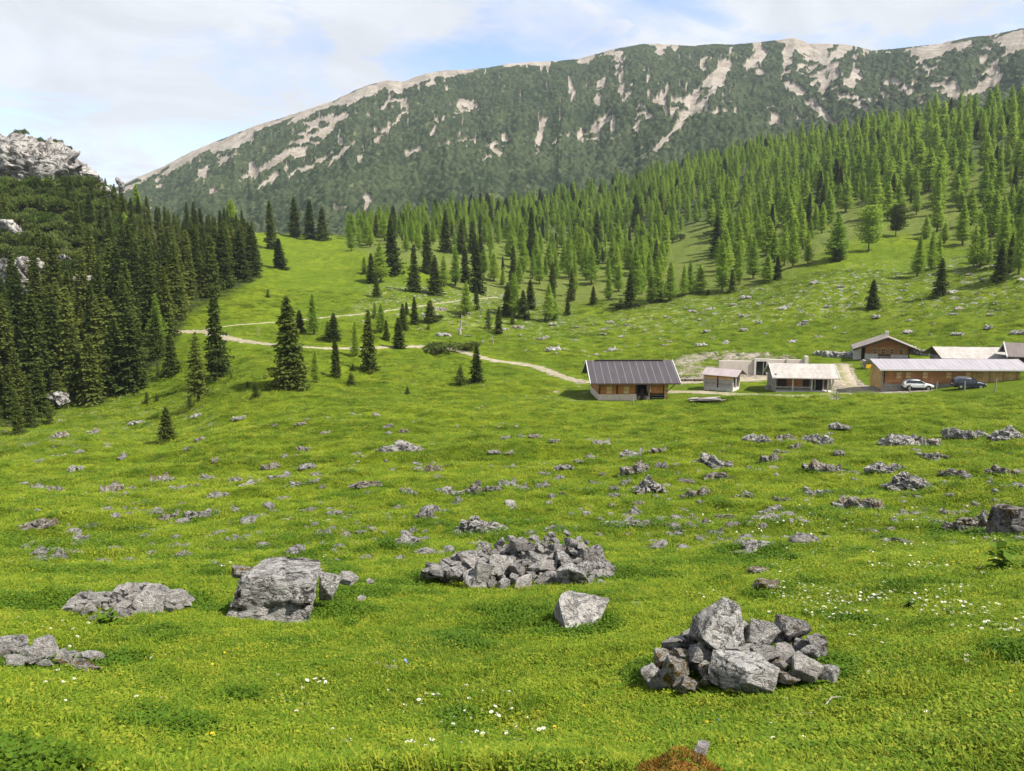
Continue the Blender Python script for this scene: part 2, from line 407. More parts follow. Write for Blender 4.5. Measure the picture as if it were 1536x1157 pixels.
scrub = sstep(D + 25 * fbm2(GX / 30, GY / 30, 3, 66), 325, 400) * sstep(A, -.22, -.10)
def pdist(k): q, w = PATHXY[k]; return seg_dist(GX, GY, q) - w * .5
gravel = np.zeros_like(D)
for k in PATHXY: gravel = np.maximum(gravel, .62 * sstep(pdist(k), 1.3, -.2))
for poly, amt in (([(962,556),(975,545),(1000,540),(1040,531),(1075,527),(1110,530),(1130,536),(1210,536),(1214,562),(1130,571),(1060,572),(1018,572),(980,566)], .62), ([(975,548),(1040,529),(1110,528),(1150,536),(1080,560),(985,560)], .35),
                  ([(1050,541),(1085,540),(1090,550),(1060,552),(1040,548)], -.8),
                  ([(1125,532),(1150,529),(1180,531),(1200,536),(1160,538),(1120,538)], .6), ([(1205,546),(1245,544),(1262,548),(1276,560),(1290,578),(1285,588),(1262,586),(1252,566),(1240,556)], .6),
                  ([(1240,560),(1262,566),(1270,582),(1300,592),(1250,598),(1225,594),(1255,584)], .6), ([(1290,580),(1400,578),(1400,588),(1290,594)], .55), ([(1330,583),(1500,579),(1500,585),(1330,588)], .3),
                  ([(790,590),(870,570),(900,600),(868,606),(800,602)], .35)):
    gravel = gravel + amt * blur((in_poly(gpx, gpy, poly) & far & (GY > 0)).astype(float), 4)
gravel = np.clip(gravel, 0, .85)
stony = blur((in_poly(gpx, gpy, [(560,425),(780,440),(880,480),(1000,460),(1290,400),(1536,380),(1536,470),(1290,470),(1000,500),(760,500),(520,470)]) & far).astype(float), 8) * .8 + .15 * heath + .30 * blur((in_poly(gpx, gpy, [(-50,690),(-50,640),(120,600),(260,590),(340,640),(200,660),(80,680)]) & far).astype(float), 8)
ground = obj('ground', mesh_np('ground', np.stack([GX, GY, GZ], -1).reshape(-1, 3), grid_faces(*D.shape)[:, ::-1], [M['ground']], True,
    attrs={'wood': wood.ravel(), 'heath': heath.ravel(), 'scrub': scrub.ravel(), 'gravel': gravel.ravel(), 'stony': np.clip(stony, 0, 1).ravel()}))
tag(ground, kind='structure')

# paths: draped strips
t = NT('gravel'); v = t.coord('Position')
c = t.mix(t.ramp(t.noise(v, 2.2, 6, .7), .35, .65), (.24, .195, .135), (.39, .335, .25))
c = t.mix(t.ramp(t.noise(v, .55, 4, .7), .60, .68, 0, .7), c, (.10, .13, .02))
gm = t.math('MULTIPLY', t.attr('mid'), t.ramp(t.noise(v, .35, 4, .7), .36, .56)); c = t.mix(t.math('MULTIPLY', gm, .85), c, (.105, .15, .015))
M['gravel'] = t.bsdf(c, .95, t.bump(t.noise(v, 14, 5, .7), .5, .05), spec=.1)
def resample(q, step):
    q = np.array(q); s = np.r_[0, np.cumsum(np.hypot(*np.diff(q, axis=0).T))]; n = max(int(s[-1] / step), 2)
    u = np.linspace(0, s[-1], n); p = np.stack([np.interp(u, s, q[:, 0]), np.interp(u, s, q[:, 1])], 1)
    for _ in range(8): p[1:-1] = (p[:-2] + 2 * p[1:-1] + p[2:]) / 4
    return p
for k, (q, w) in PATHXY.items():
    p = resample(q, .8); tn = np.gradient(p, axis=0); tn /= np.hypot(tn[:, 0], tn[:, 1])[:, None] + 1e-9; nn = np.c_[-tn[:, 1], tn[:, 0]]
    ww = w * (1 + .35 * fbm2(np.arange(len(p)) / 7., np.zeros(len(p)) + len(k), 3, 4))
    off = np.linspace(-.5, .5, 9); lift = np.array([-.10, .03, .08, .08, .09, .08, .08, .03, -.10])
    P = p[:, None] + nn[:, None] * (off[None] * ww[:, None])[..., None]
    Z = ground_z(P[..., 0].ravel(), P[..., 1].ravel()).reshape(P.shape[:2]) + lift
    me = mesh_np(k, np.c_[P.reshape(-1, 2), Z.ravel()], grid_faces(*P.shape[:2]), [M['gravel']], True, attrs={'mid': np.broadcast_to(np.array([.7, 0, 0, .25, 1, .25, 0, 0, .7]), P.shape[:2]).ravel()})
    o = tag(obj(k, me), kind='structure')

# ------------------------------------------------------------------ the mountain across the valley
RIDGE = [(-500,330),(60,330),(120,306),(170,283),(205,267),(245,250),(285,229),(320,214),(345,204),(385,188),(420,178),(460,165),(500,152),(530,137),(552,128),(575,122),(588,121),(602,124),(640,110),(665,106),(700,105),(730,102),(762,96),(790,94),(830,92),(872,88),(905,78),(930,72),(965,66),(1000,67),(1040,69),(1070,66),(1100,67),(1140,63),(1170,60),(1192,57),(1215,66),(1240,66),(1262,67),(1285,70),(1308,76),(1345,73),(1380,69),(1410,66),(1450,57),(1490,52),(1536,42),(1700,20),(2100,60)]
BASE = [(-500,420),(200,380),(400,390),(520,362),(620,356),(700,345),(900,318),(1100,275),(1250,240),(1400,210),(1536,205),(2100,205)]
_ra = np.array([pix_dir(x, y) for x, y in RIDGE]); _ba = np.array([pix_dir(x, y) for x, y in BASE])
def ridge_t(a): return np.interp(a, _ra[:, 0], _ra[:, 1])
def base_t(a): return np.interp(a, _ba[:, 0], _ba[:, 1])
def m_dists(a): return 560 + 30 * np.sin(a * 3), 1180 - 120 * a + 40 * np.sin(a * 7)
NMA, NMS = 1320, 520
ma = np.linspace(-.62, .66, NMA); ms = np.linspace(0, 1, NMS)
MA, MS = np.meshgrid(ma, ms)
db, dr = m_dists(MA)
gul = fbm2(MA * 34 + .6 * fbm2(MA * 20, MS * 2, 2, 2), MS * 1.6, 4, 31)
ribs = fbm2(MA * 11 - MS * .8, MS * 1.1, 3, 37)
MD = db + (dr - db) * MS
env = np.clip(4 * MS * (1 - MS), 0, 1)
zb, zr = base_t(MA) * db, ridge_t(MA) * dr
MZ = zb + (zr - zb) * (.75 * MS + .25 * MS ** 2) 
slopey = sstep(zr, 20, 120)
MZ = MZ + (9 * gul + 16 * ribs) * env * slopey
MX, MY = np.sin(MA) * MD, np.cos(MA) * MD
mpx, mpy = to_pix(MX, MY, MZ + CZ)
def H2(pts, ox=0, k=.5): return [(ox + x * k, y * k) for x, y in pts]
wx = mpx + 5 * fbm2(MX / 14, MY / 26, 4, 41) + 2 * fbm2(MX / 5, MY / 5, 2, 45); wy = mpy + 5 * fbm2(MX / 14 + 9, MY / 26, 4, 43) + 2 * fbm2(MX / 5, MY / 5, 2, 46)
POLYS = [
 [(205,267),(320,214),(420,178),(500,152),(575,121),(602,122),(640,109),(720,103),(700,110),(650,120),(620,131),(585,134),(560,146),(525,160),(470,168),(430,180),(398,192),(380,204),(384,213),(345,236),(326,246),(328,236),(310,228),(258,246),(215,274)],
 H2([(1060,335),(1030,375),(980,420),(900,480),(860,490),(800,520),(770,535),(700,560),(700,552),(790,505),(830,470),(870,450),(880,410),(930,390),(900,375),(1000,345)]),
 H2([(1235,340),(1180,390),(1120,435),(1130,410),(1170,380),(1200,350)]),
 H2([(1070,425),(1060,450),(980,520),(1000,480),(1040,440)]),
 H2([(1270,215),(1230,260),(1210,290),(1170,345),(1130,340),(1180,280),(1220,245)]),
 H2([(1390,290),(1420,310),(1445,325),(1390,345),(1350,370),(1370,320)]),
 H2([(1540,420),(1500,470),(1445,500),(1470,450),(1460,440)]),
 H2([(620,200),(650,215),(630,260),(590,310),(560,350),(520,360),(490,340),(480,300),(540,290),(570,260),(590,230)], 768),
 H2([(815,120),(850,115),(900,140),(940,145),(960,190),(940,240),(980,280),(1060,300),(1140,355),(1060,320),(990,310),(975,340),(985,290),(930,260),(890,240),(860,230),(850,210),(880,170),(830,150)], 768),
 H2([(785,315),(800,345),(815,385),(835,405),(770,385)], 768),
 H2([(1180,150),(1380,125),(1390,150),(1300,165),(1280,215),(1340,250),(1350,300),(1400,300),(1450,260),(1460,190),(1540,150),(1540,90),(1430,120),(1480,160),(1420,210),(1390,270),(1330,310),(1250,270),(1240,220),(1210,190)], 768),
]
STREAKS = [(H2([(1310,355),(1300,410)]), (3, 5)), (H2([(490,525),(520,515)]), (5, 7)), (H2([(600,530),(640,505)]), (6, 7)), (H2([(560,560),(625,540)]), (3, 5)),
 (H2([(780,580),(830,530)]), (3, 8)), (H2([(880,530),(940,500),(1000,470)]), (6, 7, 4)), (H2([(660,500),(700,470)]), (6, 6)), (H2([(1220,470),(1260,455)]), (5, 5)), (H2([(1320,440),(1430,430)]), (2, 3)), (H2([(1095,640),(1105,600)]), (4, 8)), (H2([(1010,640),(1050,620)]), (6, 6)),
 (H2([(100,365),(75,465)], 768), (8, 6)), (H2([(295,345),(250,390),(220,430)], 768), (7, 10, 6)), (H2([(270,245),(255,320)], 768), (9, 5)), (H2([(385,325),(375,395)], 768), (9, 5)),
 (H2([(520,360),(480,410),(430,460)], 768), (9, 8, 7)), (H2([(410,440),(400,465)], 768), (10, 12)), (H2([(750,160),(705,205)], 768), (12, 10)), (H2([(740,220),(765,240)], 768), (6, 5)),
 (H2([(830,165),(822,250),(870,290),(915,330),(960,380)], 768), (12, 10, 10, 12, 6)), (H2([(1010,135),(970,180),(965,240)], 768), (16, 12, 12)), (H2([(1140,250),(1190,285),(1240,318)], 768), (8, 12, 6)),
 (H2([(1030,180),(1040,215)], 768), (6, 6)), (H2([(1100,270),(1150,320)], 768), (5, 5)), (H2([(225,170),(205,190)], 768), (12, 8)), (H2([(320,165),(312,205)], 768), (10, 4)), (H2([(285,150),(298,165)], 768), (12, 8)), (H2([(450,145),(440,165)], 768), (9, 7)),
 (H2([(865,355),(850,390)], 768), (6, 3)), (H2([(130,440),(150,410)], 768), (3, 5)), (H2([(650,310),(600,355)], 768), (3, 4)), (H2([(560,120),(420,135)], 768), (0, 3)), (H2([(900,250),(930,300)], 768), (8, 5)), (H2([(1060,340),(1000,300),(960,270)], 768), (7, 9, 9)), (H2([(1300,330),(1345,340)], 768), (5, 5))]
scree = np.full(MA.shape, 0.0)
for p in POLYS: scree = np.maximum(scree, in_poly(wx, wy, p).astype(float))
for p, w in STREAKS: scree = np.maximum(scree, sstep(seg_dist(wx, wy, p, w), 3.2, -.6))
rl = mpy - np.interp(mpx[-1], [p[0] for p in RIDGE], [p[1] for p in RIDGE])[None]
scree = np.maximum(scree, (fbm2(MX / 40, MY / 90, 3, 61) > np.interp(mpx, [450, 640, 720, 1500], [-.2, -.05, .42, .26]) + rl * .03) * 1.0)                     # bare rim along the crest
runs = fbm2(MA * 95 + .5 * gul, MS * 5, 4, 51)
scree = np.maximum(scree, sstep(runs + .10 * sstep(mpx, 1000, 1350) , .36, .44) * sstep(MS, .28, .5) * .95)
runs2 = fbm2(MA * 210 + gul, MS * 8, 4, 53); scree = np.maximum(scree, sstep(runs2 + .25 * runs, .46, .54) * sstep(MS, .25, .5) * .9)
scree = np.where((worley2(MX / 24, MY / 24, 77)[0] < .30) & (fbm2(MX / 60, MY / 60, 2, 8) > -.1) & (rl > 20), 0, scree)   # islands of pine on the scree
scree = blur(scree, 1)
f1, cid = worley2(MX / 5.5 + .3 * fbm2(MX / 8, MY / 8, 2, 3), MY / 7.5, 3)
f2, cid2 = worley2(MX / 13, MY / 17, 13)
shrub = (np.clip(1 - f1 * 1.05, 0, 1) * (2.0 + 3.2 * cid) + np.clip(1 - f2, 0, 1) * 3.2) * sstep(rl, 2, 16)
pine = 1 - scree
MZ = MZ + (shrub + .5 * fbm2(MX / 2.5, MY / 2.5, 2, 9)) * sstep(pine, .25, .75) + scree * (.9 * fbm2(MX / 4, MY / 4, 3, 19) + 1.6 * np.abs(fbm2(MX / 15, MY / 30, 3, 29)))
MZ = MZ + CZ
bd = MD[-1:] + np.array([25, 80, 200])[:, None]
BX, BY = np.sin(ma)[None] * bd, np.cos(ma)[None] * bd; BZ = MZ[-1:] - np.array([9, 40, 120])[:, None]
fd = MD[:1] - np.array([80, 30])[:, None]; FX, FY = np.sin(ma)[None] * fd, np.cos(ma)[None] * fd; FZ = MZ[:1] - np.array([60, 18])[:, None]
AX, AY, AZ = np.vstack([FX, MX, BX]), np.vstack([FY, MY, BY]), np.vstack([FZ, MZ, BZ])
padv = lambda q: np.vstack([q[:1], q[:1], q, q[-1:], q[-1:], q[-1:]])
t = NT('mountain'); v = t.coord('Position')
cell = t.attr('cell')
gcol = t.mix(t.ramp(t.noise(v, .012, 4), .38, .62), (.026, .038, .019), (.046, .060, .029))
gcol = t.mix(t.ramp(cell, .45, 1.0, 0, .8), gcol, (.060, .074, .036)); gcol = t.mix(t.ramp(cell, .40, .0, 0, .7), gcol, (.014, .024, .012))
gcol = t.mix(t.ramp(t.noise(v, .28, 4, .65), .48, .64, 0, .7), gcol, (.016, .025, .012))
gcol = t.mix(t.ramp(t.noise(v, .05, 5, .7), .60, .68, 0, .6), gcol, (.15, .16, .07))
scol = t.mix(t.ramp(t.noise(t.mapv(v, (1, .5, .8)), .06, 6, .7), .35, .65), (.20, .172, .138), (.32, .282, .235))
scol = t.mix(t.ramp(t.noise(v, .35, 5, .7), .52, .68, 0, .5), scol, (.16, .145, .125))
scol = t.mix(t.ramp(t.noise(v, .09, 5, .72), .58, .66, 0, .55), scol, (.16, .17, .085))
col = t.mix(t.ramp(t.math('ADD', t.attr('scree'), t.math('MULTIPLY', t.math('SUBTRACT', t.noise(v, .4, 4, .7), .5), .5)), .36, .64), gcol, scol)
M['mountain'] = t.bsdf(col, .95, t.bump(t.noise(v, .7, 5, .7), .7, 1.2), spec=.05)
tag(obj('mountain', mesh_np('mountain', np.stack([AX, AY, AZ], -1).reshape(-1, 3), grid_faces(*AX.shape)[:, ::-1], [M['mountain']], True,
    attrs={'scree': padv(scree).ravel(), 'cell': padv(cid).ravel()})), kind='structure')
# ------------------------------------------------------------------ building materials
def plank_mat(name, c1, c2, axis='x', width=.16, rough=.85, wear=.35, patch=None):
    t = NT(name); v = t.coord('Object'); s = t.sep(v)
    u = s[{'x': 0, 'y': 1, 'z': 2}[axis]] if axis != 'h' else t.math('ADD', s[0], s[1])
    k = t.math('DIVIDE', u, width); cell = t.math('FLOOR', k); fr = t.math('FRACT', k)
    wn_ = t.n.new('ShaderNodeTexWhiteNoise'); wn_.noise_dimensions = '1D'; t.l.new(cell, wn_.inputs['W'])
    c = t.mix(wn_.outputs['Value'], c1, c2)
    st = {'x': (9, 9, .7), 'h': (9, 9, .7), 'z': (.7, .7, 9), 'y': (.7, 9, .7)}[axis]
    c = t.mix(t.ramp(t.noise(t.mapv(v, st), 2.2, 6, .7), .42, .68, 0, wear), c, tuple(q * .35 for q in c1))
    c = t.mix(t.ramp(t.noise(v, 1.1, 4, .6), .45, .7, 0, .5), c, patch or tuple(min(1, q * 1.25 + .02) for q in c2))
    gap = t.math('MULTIPLY', t.ramp(fr, .0, .10), t.ramp(fr, 1.0, .92))
    c = t.mix(gap, tuple(q * .25 for q in c1), c)
    return t.bsdf(c, rough, t.bump(gap, .6, .02), spec=.15)
def plain_mat(name, c, rough=.7, metal=0.0, var=.25, scale=3, spec=.3):
    t = NT(name); v = t.coord('Object')
    col = t.mix(t.ramp(t.noise(v, scale, 6, .7), .35, .68, 0, var * 2), c, tuple(q * .55 for q in c))
    return t.bsdf(col, rough, t.bump(t.noise(v, scale * 6, 4, .6), .2, .01), metal, spec)
M['brown_wood'] = plank_mat('brown_wood', (.42, .150, .048), (.54, .225, .08), 'z', .20)
M['pale_wood'] = plank_mat('pale_wood', (.56, .33, .14), (.62, .41, .20), 'z', .5, wear=.2)
M['shingle_wall'] = plank_mat('shingle_wall', (.36, .15, .06), (.48, .23, .10), 'z', .12, wear=.5)
M['vert_wood'] = plank_mat('vert_wood', (.48, .29, .11), (.60, .40, .17), 'h', .18, wear=.5)
M['grey_wood'] = plank_mat('grey_wood', (.30, .28, .26), (.46, .43, .40), 'z', .22, wear=.5)
M['grey_vert'] = plank_mat('grey_vert', (.24, .215, .19), (.36, .33, .29), 'h', .2, wear=.5)
M['old_wood'] = plain_mat('old_wood', (.30, .27, .235), .9, 0, .4, 2)
M['white_wood'] = plain_mat('white_wood', (.58, .54, .49), .8, 0, .3, 2)
M['post_wood'] = plain_mat('post_wood', (.40, .24, .10), .8, 0, .3, 3)
M['dark_wood'] = plain_mat('dark_wood', (.075, .045, .026), .85, 0, .4, 3)
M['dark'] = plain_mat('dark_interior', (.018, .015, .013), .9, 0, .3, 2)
M['stone_base'] = plain_mat('stone_base', (.74, .58, .50), .9, 0, .22, 1.5)
M['concrete'] = plain_mat('concrete', (.54, .475, .41), .95, 0, .22, .8)
M['lime_wall'] = plain_mat('lime_wall', (.62, .58, .53), .9, 0, .35, 2.2)
M['yellow'] = plain_mat('yellow_paint', (.75, .45, .02), .5, 0, .1)
M['metal_trim'] = plain_mat('metal_trim', (.62, .60, .58), .5, .2, .12)
def seam_roof(name, c, pitch, seam_col, rough=.45, metal=.25, width=.05, cross=None):
    t = NT(name); v = t.coord('Object'); s = t.sep(v)
    fr = t.math('FRACT', t.math('ADD', t.math('DIVIDE', s[0], pitch), 100.0))
    seam = t.ramp(fr, width * 1.4, width * .5)
    col = t.mix(t.ramp(t.noise(t.mapv(v, (1, .25, .25)), 1.4, 5, .65), .35, .7, 0, .6), c, tuple(q * .66 for q in c))
    if cross:
        k = t.math('ADD', t.math('DIVIDE', s[1], cross), 100.0)
        wn_ = t.n.new('ShaderNodeTexWhiteNoise'); wn_.noise_dimensions = '2D'
        cb = t.n.new('ShaderNodeCombineXYZ'); t.l.new(t.math('FLOOR', k), cb.inputs[0])
        t.l.new(t.math('FLOOR', t.math('ADD', t.math('DIVIDE', s[0], .35), t.math('MULTIPLY', t.math('FLOOR', k), .37))), cb.inputs[1]); t.l.new(cb.outputs[0], wn_.inputs['Vector'])
        col = t.mix(t.math('MULTIPLY', wn_.outputs['Value'], .6), col, tuple(q * .60 for q in c))
        rowl = t.ramp(t.math('FRACT', k), .18, .04); col = t.mix(t.math('MULTIPLY', rowl, .55), col, tuple(q * .4 for q in c))
        return t.bsdf(col, .9, t.bump(rowl, .5, .03), 0, .15)
    col = t.mix(seam, col, seam_col)
    return t.bsdf(col, rough, t.bump(seam, .8, .04), metal, .4)
M['dark_roof'] = seam_roof('dark_roof', (.062, .053, .057), 1.0, (.20, .18, .18), .55, .1)
M['silver_roof'] = seam_roof('silver_roof', (.34, .31, .325), .6, (.46, .43, .44), .48, .25, .08)
M['pink_roof'] = seam_roof('pink_roof', (.36, .30, .295), .5, (.42, .36, .35), .6, .1)
M['shingle_roof'] = seam_roof('shingle_roof', (.44, .40, .36), .3, (.3, .3, .3), cross=.42)
M['house_roof'] = seam_roof('house_roof', (.27, .235, .21), .3, (.3, .3, .3), cross=.42)
M['brown_roof'] = seam_roof('brown_roof', (.15, .12, .11), .5, (.2, .17, .16), .7, 0)
t = NT('window_glass'); M['glass'] = t.bsdf((.018, .022, .026), .08, spec=.6)

# ------------------------------------------------------------------ building helpers
def bxs(boxes, chips=()):
    """several boxes (x0,x1,y0,y1,z0,z1) and prisms (list of (x,z) outline, y0, y1) as vertex and face lists"""
    V, Fc = [], []
    for (x0, x1, y0, y1, z0, z1) in boxes:
        b = len(V)
        V += [(x0, y0, z0), (x1, y0, z0), (x1, y1, z0), (x0, y1, z0), (x0, y0, z1), (x1, y0, z1), (x1, y1, z1), (x0, y1, z1)]
        Fc += [tuple(b + i for i in f) for f in ((0, 3, 2, 1), (4, 5, 6, 7), (0, 1, 5, 4), (1, 2, 6, 5), (2, 3, 7, 6), (3, 0, 4, 7))]
    return V, Fc
def prism(outline, a0, a1, axis='x'):
    """outline in (u,z), swept along the axis from a0 to a1; u is y when axis is x and x when axis is y"""
    V, n = [], len(outline)
    for a in (a0, a1):
        for u, z in outline: V.append((a, u, z) if axis == 'x' else (u, a, z))
    f = [tuple(range(n)), tuple(range(2 * n - 1, n - 1, -1))] + [(i, i + n, (i + 1) % n + n, (i + 1) % n) for i in range(n)]
    return V, f
def join(*vf):
    V, Fc = [], []
    for v, f in vf:
        b = len(V); V += v; Fc += [tuple(b + i for i in q) for q in f]
    return V, Fc
def solid(name, vf, mat, parent=None, bevel=0.0, mats2=None):
    V, Fc = vf; me = bpy.data.meshes.new(name); me.from_pydata(V, [], Fc)
    bm = bmesh.new(); bm.from_mesh(me); bmesh.ops.recalc_face_normals(bm, faces=bm.faces)
    if bevel: bmesh.ops.bevel(bm, geom=bm.edges[:], offset=bevel, segments=1, affect='EDGES')
    bm.to_mesh(me); bm.free(); me.materials.append(mat)
    return obj(name, me, parent)
def bar(p, q, w):
    """square bar between two points"""
    p, q = Vector(p), Vector(q); d = (q - p).normalized(); s = d.cross(Vector((0, 0, 1)))
    s = (s if s.length > .1 else Vector((1, 0, 0))).normalized(); u = s.cross(d).normalized(); V = []
    for c in (p, q):
        for a, b in ((-1, -1), (1, -1), (1, 1), (-1, 1)): V.append(tuple(c + s * a * w / 2 + u * b * w / 2))
    return V, [(0, 1, 2, 3), (7, 6, 5, 4), (0, 4, 5, 1), (1, 5, 6, 2), (2, 6, 7, 3), (3, 7, 4, 0)]
def roof_vf(x0, x1, y0, y1, ze, zr, th=.14, yr=None):
    """a double pitched sheet of thickness th: eaves at y0 and y1, ridge between"""
    yr = (y0 + y1) / 2 if yr is None else yr
    return prism([(y0, ze), (yr, zr), (y1, ze), (y1, ze - th), (yr, zr - th), (y0, ze - th)], x0, x1, 'x')
def place(px, py, micro=False):
    X, Y, Z, D_ = hit(px, py, micro); return float(X[0]), float(Y[0]), float(Z[0]), float(D_[0])
def site(name, px, py, label, cat, yaw=None, drop=0.0, group=None):
    x, y, z, d = place(px, py); rz = -math.atan2(x, y) * .35 if yaw is None else yaw
    e = empty(name, (x, y, z - drop), rz); tag(e, label, cat, group); return e, d * math.cos(math.atan2(x, y))

# ---- the barn with the dark metal roof
e, d = site('barn', 949, 601, 'wooden barn with dark grey metal roof and pale stone base below the gravel track', 'barn', yaw=.02, drop=.1)
k = d / F
W0, W1 = -52 * k, 53 * k
solid('stone_wall', bxs([(W0, 6 * k, 0, .35, -1.2, .95), (10*k, 26 * k, 1.3, 8.8, -.6, .5), (W0, W1, 8.6, 9, -1, .95), (W0, W0 + .35, .36, 8.59, -1.2, .95), (22 * k, 26 * k, .02, .4, -.6, .55)]), M['stone_base'], e, .03)
solid('plank_wall', bxs([(W0 + .05, 6 * k, .08, .30, .96, 2.5), (W0 + .02, W0 + .3, .31, 8.5, .96, 2.9), (28 * k, 47 * k, .1, .3, 1.05, 2.5), (W0, W1, 8.62, 8.9, .96, 2.9), (W1 - .4, W1 - .1, .31, 8.5, .8, 2.9)]), M['brown_wood'], e, .015)
for x in (W0 + .1, -24 * k, 5.2 * k, 47.5 * k): solid('post', bxs([(x - .1, x + .13, .02, .26, -.2 if x > 40 * k else .97, 2.6)]), M['dark_wood'], e, .015)
solid('post', bxs([(23.6 * k, 26.4 * k, -.04, .24, .56, 2.6)]), M['post_wood'], e, .02)
solid('corner_post', bxs([(W1 - .45, W1, -.04, .28, -.6, 2.6)]), M['pale_wood'], e, .02)
solid('shutter', bxs([(-40 * k, -32 * k, .02, .07, 1.02, 2.15)]), M['pale_wood'], e)
solid('shutter', bxs([(-14 * k, -6 * k, .02, .07, 1.02, 2.15)]), M['pale_wood'], e)
solid('interior_shade', bxs([(6.1 * k, 27.9 * k, 3.2, 3.4, -.5, 2.6)]), M['dark'], e); solid('recess_shade', bxs([(28 * k, W1 - .5, .45, .6, -.6, 1.03)]), M['dark'], e)  # near-black sheets paint in the shade of the open bays
solid('stable_door', bxs([(14 * k, 19 * k, 1.0, 1.1, .2, 1.5)]), M['dark_wood'], e)
solid('feed_rack', join(*[bar((28 * k, .2, z), (W1 - .5, .2, z), .07) for z in (.1, .45, .8)]), M['old_wood'], e)
for x in (W0 + .06, W1 - .3): solid('gable', prism([(.3, 2.5), (4.5, 4.6), (8.6, 2.5)], x, x + .14), M['brown_wood'], e)
RL, RR = -66 * k, 70 * k
rf = solid('roof', roof_vf(RL, RR, -1.05, 10.05, 2.62, 5.02, .16), M['dark_roof'], e)
solid('ridge_cap', bxs([(RL + 1.2, RR - 1.3, 4.25, 4.75, 4.99, 5.10)]), M['dark'], rf, .03)
for x in (RL - .07, RR - .02): solid('verge_board', prism([(-1.1, 2.66), (4.5, 5.09), (10.1, 2.66), (10.1, 2.36), (4.5, 4.78), (-1.1, 2.36)], x, x + .09), M['metal_trim'], rf)
solid('gutter', bxs([(RL, RR, -1.18, -1.06, 2.44, 2.56)]), M['dark_wood'], rf, .02)
for x in (W0 - .1, W1 - .15): solid('brace', join(bar((x, 0, 1.2), (x + (-1.2 if x < 0 else 1.2), -.1, 2.45), .13), bar((x, .1, 1.1), (x, -.9, 2.45), .12)), M['post_wood'], e)
solid('rafter', join(*[bar((x, -.95, 2.42), (x, .4, 2.98), .12) for x in np.linspace(W0 + .4, W1 - .4, 12)]), M['dark_wood'], rf)

# ---- the small shed
e, d = site('shed', 1099, 588, 'small whitish plank shed with a pinkish tin roof and open porch end', 'shed', yaw=-.62, drop=.05); k = d / F
L, Dp = 4.3, 2.7
solid('base', bxs([(-L, 0, 0, Dp, -.7, .45)]), M['lime_wall'], e, .03)
solid('plank_wall', bxs([(-L + .15, -.15, .05, .15, .46, 1.75), (-L + .05, -L + .15, .16, Dp - .1, .46, 2.1), (-L + .15, -.15, Dp - .2, Dp - .1, .46, 2.1)]), M['grey_wood'], e)
solid('upper_board', bxs([(-L - .05, -.02, -.02, .04, 1.72, 2.33)]), M['pale_wood'], e)
for x, y in ((-.02, .04), (-.02, 1.2), (-.02, Dp - .1), (-2.2, .0), (-L + .05, .0)): solid('post', bxs([(x - .14, x + .04, y - .04, y + .12, .46, 2.2)]), M['dark_wood'] if x == -2.2 else M['white_wood'], e, .015)
solid('shelf', bxs([(-1.3, -.3, .3, Dp - .3, z, z + .06) for z in (.75, 1.2, 1.6)]), M['dark_wood'], e)
solid('interior_shade', bxs([(-1.5, -1.4, .16, Dp - .21, .46, 2.3)]), M['dark'], e)  # near-black sheet paints in the shade behind the open end
solid('gable', prism([(.1, 2.15), (Dp / 2, 2.85), (Dp - .1, 2.15)], -.1, -.02), M['pale_wood'], e)
rf = solid('roof', roof_vf(-L - .25, .75, -.55, Dp + .55, 2.28, 3.08, .07), M['pink_roof'], e)
solid('verge_board', prism([(-.56, 2.29), (Dp / 2, 3.10), (Dp + .56, 2.29), (Dp + .56, 2.1), (Dp / 2, 2.9), (-.56, 2.1)], .76, .82), M['dark_wood'], rf)

# ---- the hut with a porch
e, d = site('porch_hut', 1205, 588, 'grey hut with pale shingle roof and open front porch beside the farm road', 'hut', yaw=-.13, drop=.05); k = d / F
W0, W1 = -42 * k, 44 * k
solid('back_wall', bxs([(W0 + .1, W1 - .1, 1.5, 1.7, .1, 2.6), (W0, W0 + .18, .0, 5.4, -.6, 2.5), (W1 - .2, W1, 1.5, 5.4, -.6, 2.4), (W0, W1, 5.41, 5.6, -.5, 2.5)]), M['grey_vert'], e)
solid('floor_slab', bxs([(W0 + .2, W1, 0, 1.49, -.9, .12)]), M['lime_wall'], e, .03)
solid('window_panel', bxs([(W0 + 1.9, W0 + 3.8, 1.42, 1.49, .5, 2.0)]), M['brown_wood'], e)
for x0, x1 in ((W0 + .6, W0 + 1.8), (W0 + 4.0, W0 + 4.9), (W1 - 2.5, W1 - .4)): solid('opening_shade', bxs([(x0, x1, 1.43, 1.49, .3, 2.0)]), M['dark_wood'], e)  # dark boards paint in the shade of the openings behind the porch
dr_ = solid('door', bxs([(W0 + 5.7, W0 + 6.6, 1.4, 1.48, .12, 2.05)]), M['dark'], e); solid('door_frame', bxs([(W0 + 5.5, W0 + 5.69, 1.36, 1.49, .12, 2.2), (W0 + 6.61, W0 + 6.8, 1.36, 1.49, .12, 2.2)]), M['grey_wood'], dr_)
for x in (W0 + .1, W0 + 2.35, W0 + 4.85, W0 + 6.95, W1 - .15): solid('post', bxs([(x - .07, x + .09, .02, .18, .13, 2.2)]), M['white_wood'], e, .015)
solid('railing', join(bxs([(W0 + .2, W0 + 4.8, .05, .13, .55, .75)]), bxs([(W0 + .2, W0 + 4.8, .05, .13, .15, .3)])), M['old_wood'], e)
solid('bench', bxs([(W0 + .2, W0 + 5.1, -.75, -.4, -.15, -.06), (W0 + .4, W0 + .5, -.7, -.45, -.7, -.15), (W0 + 4.8, W0 + 4.9, -.7, -.45, -.7, -.15)]), M['old_wood'], e)
rf = solid('roof', roof_vf(W0 - .45, W1 + .55, -.55, 6.1, 2.02, 3.62, .12), M['shingle_roof'], e)
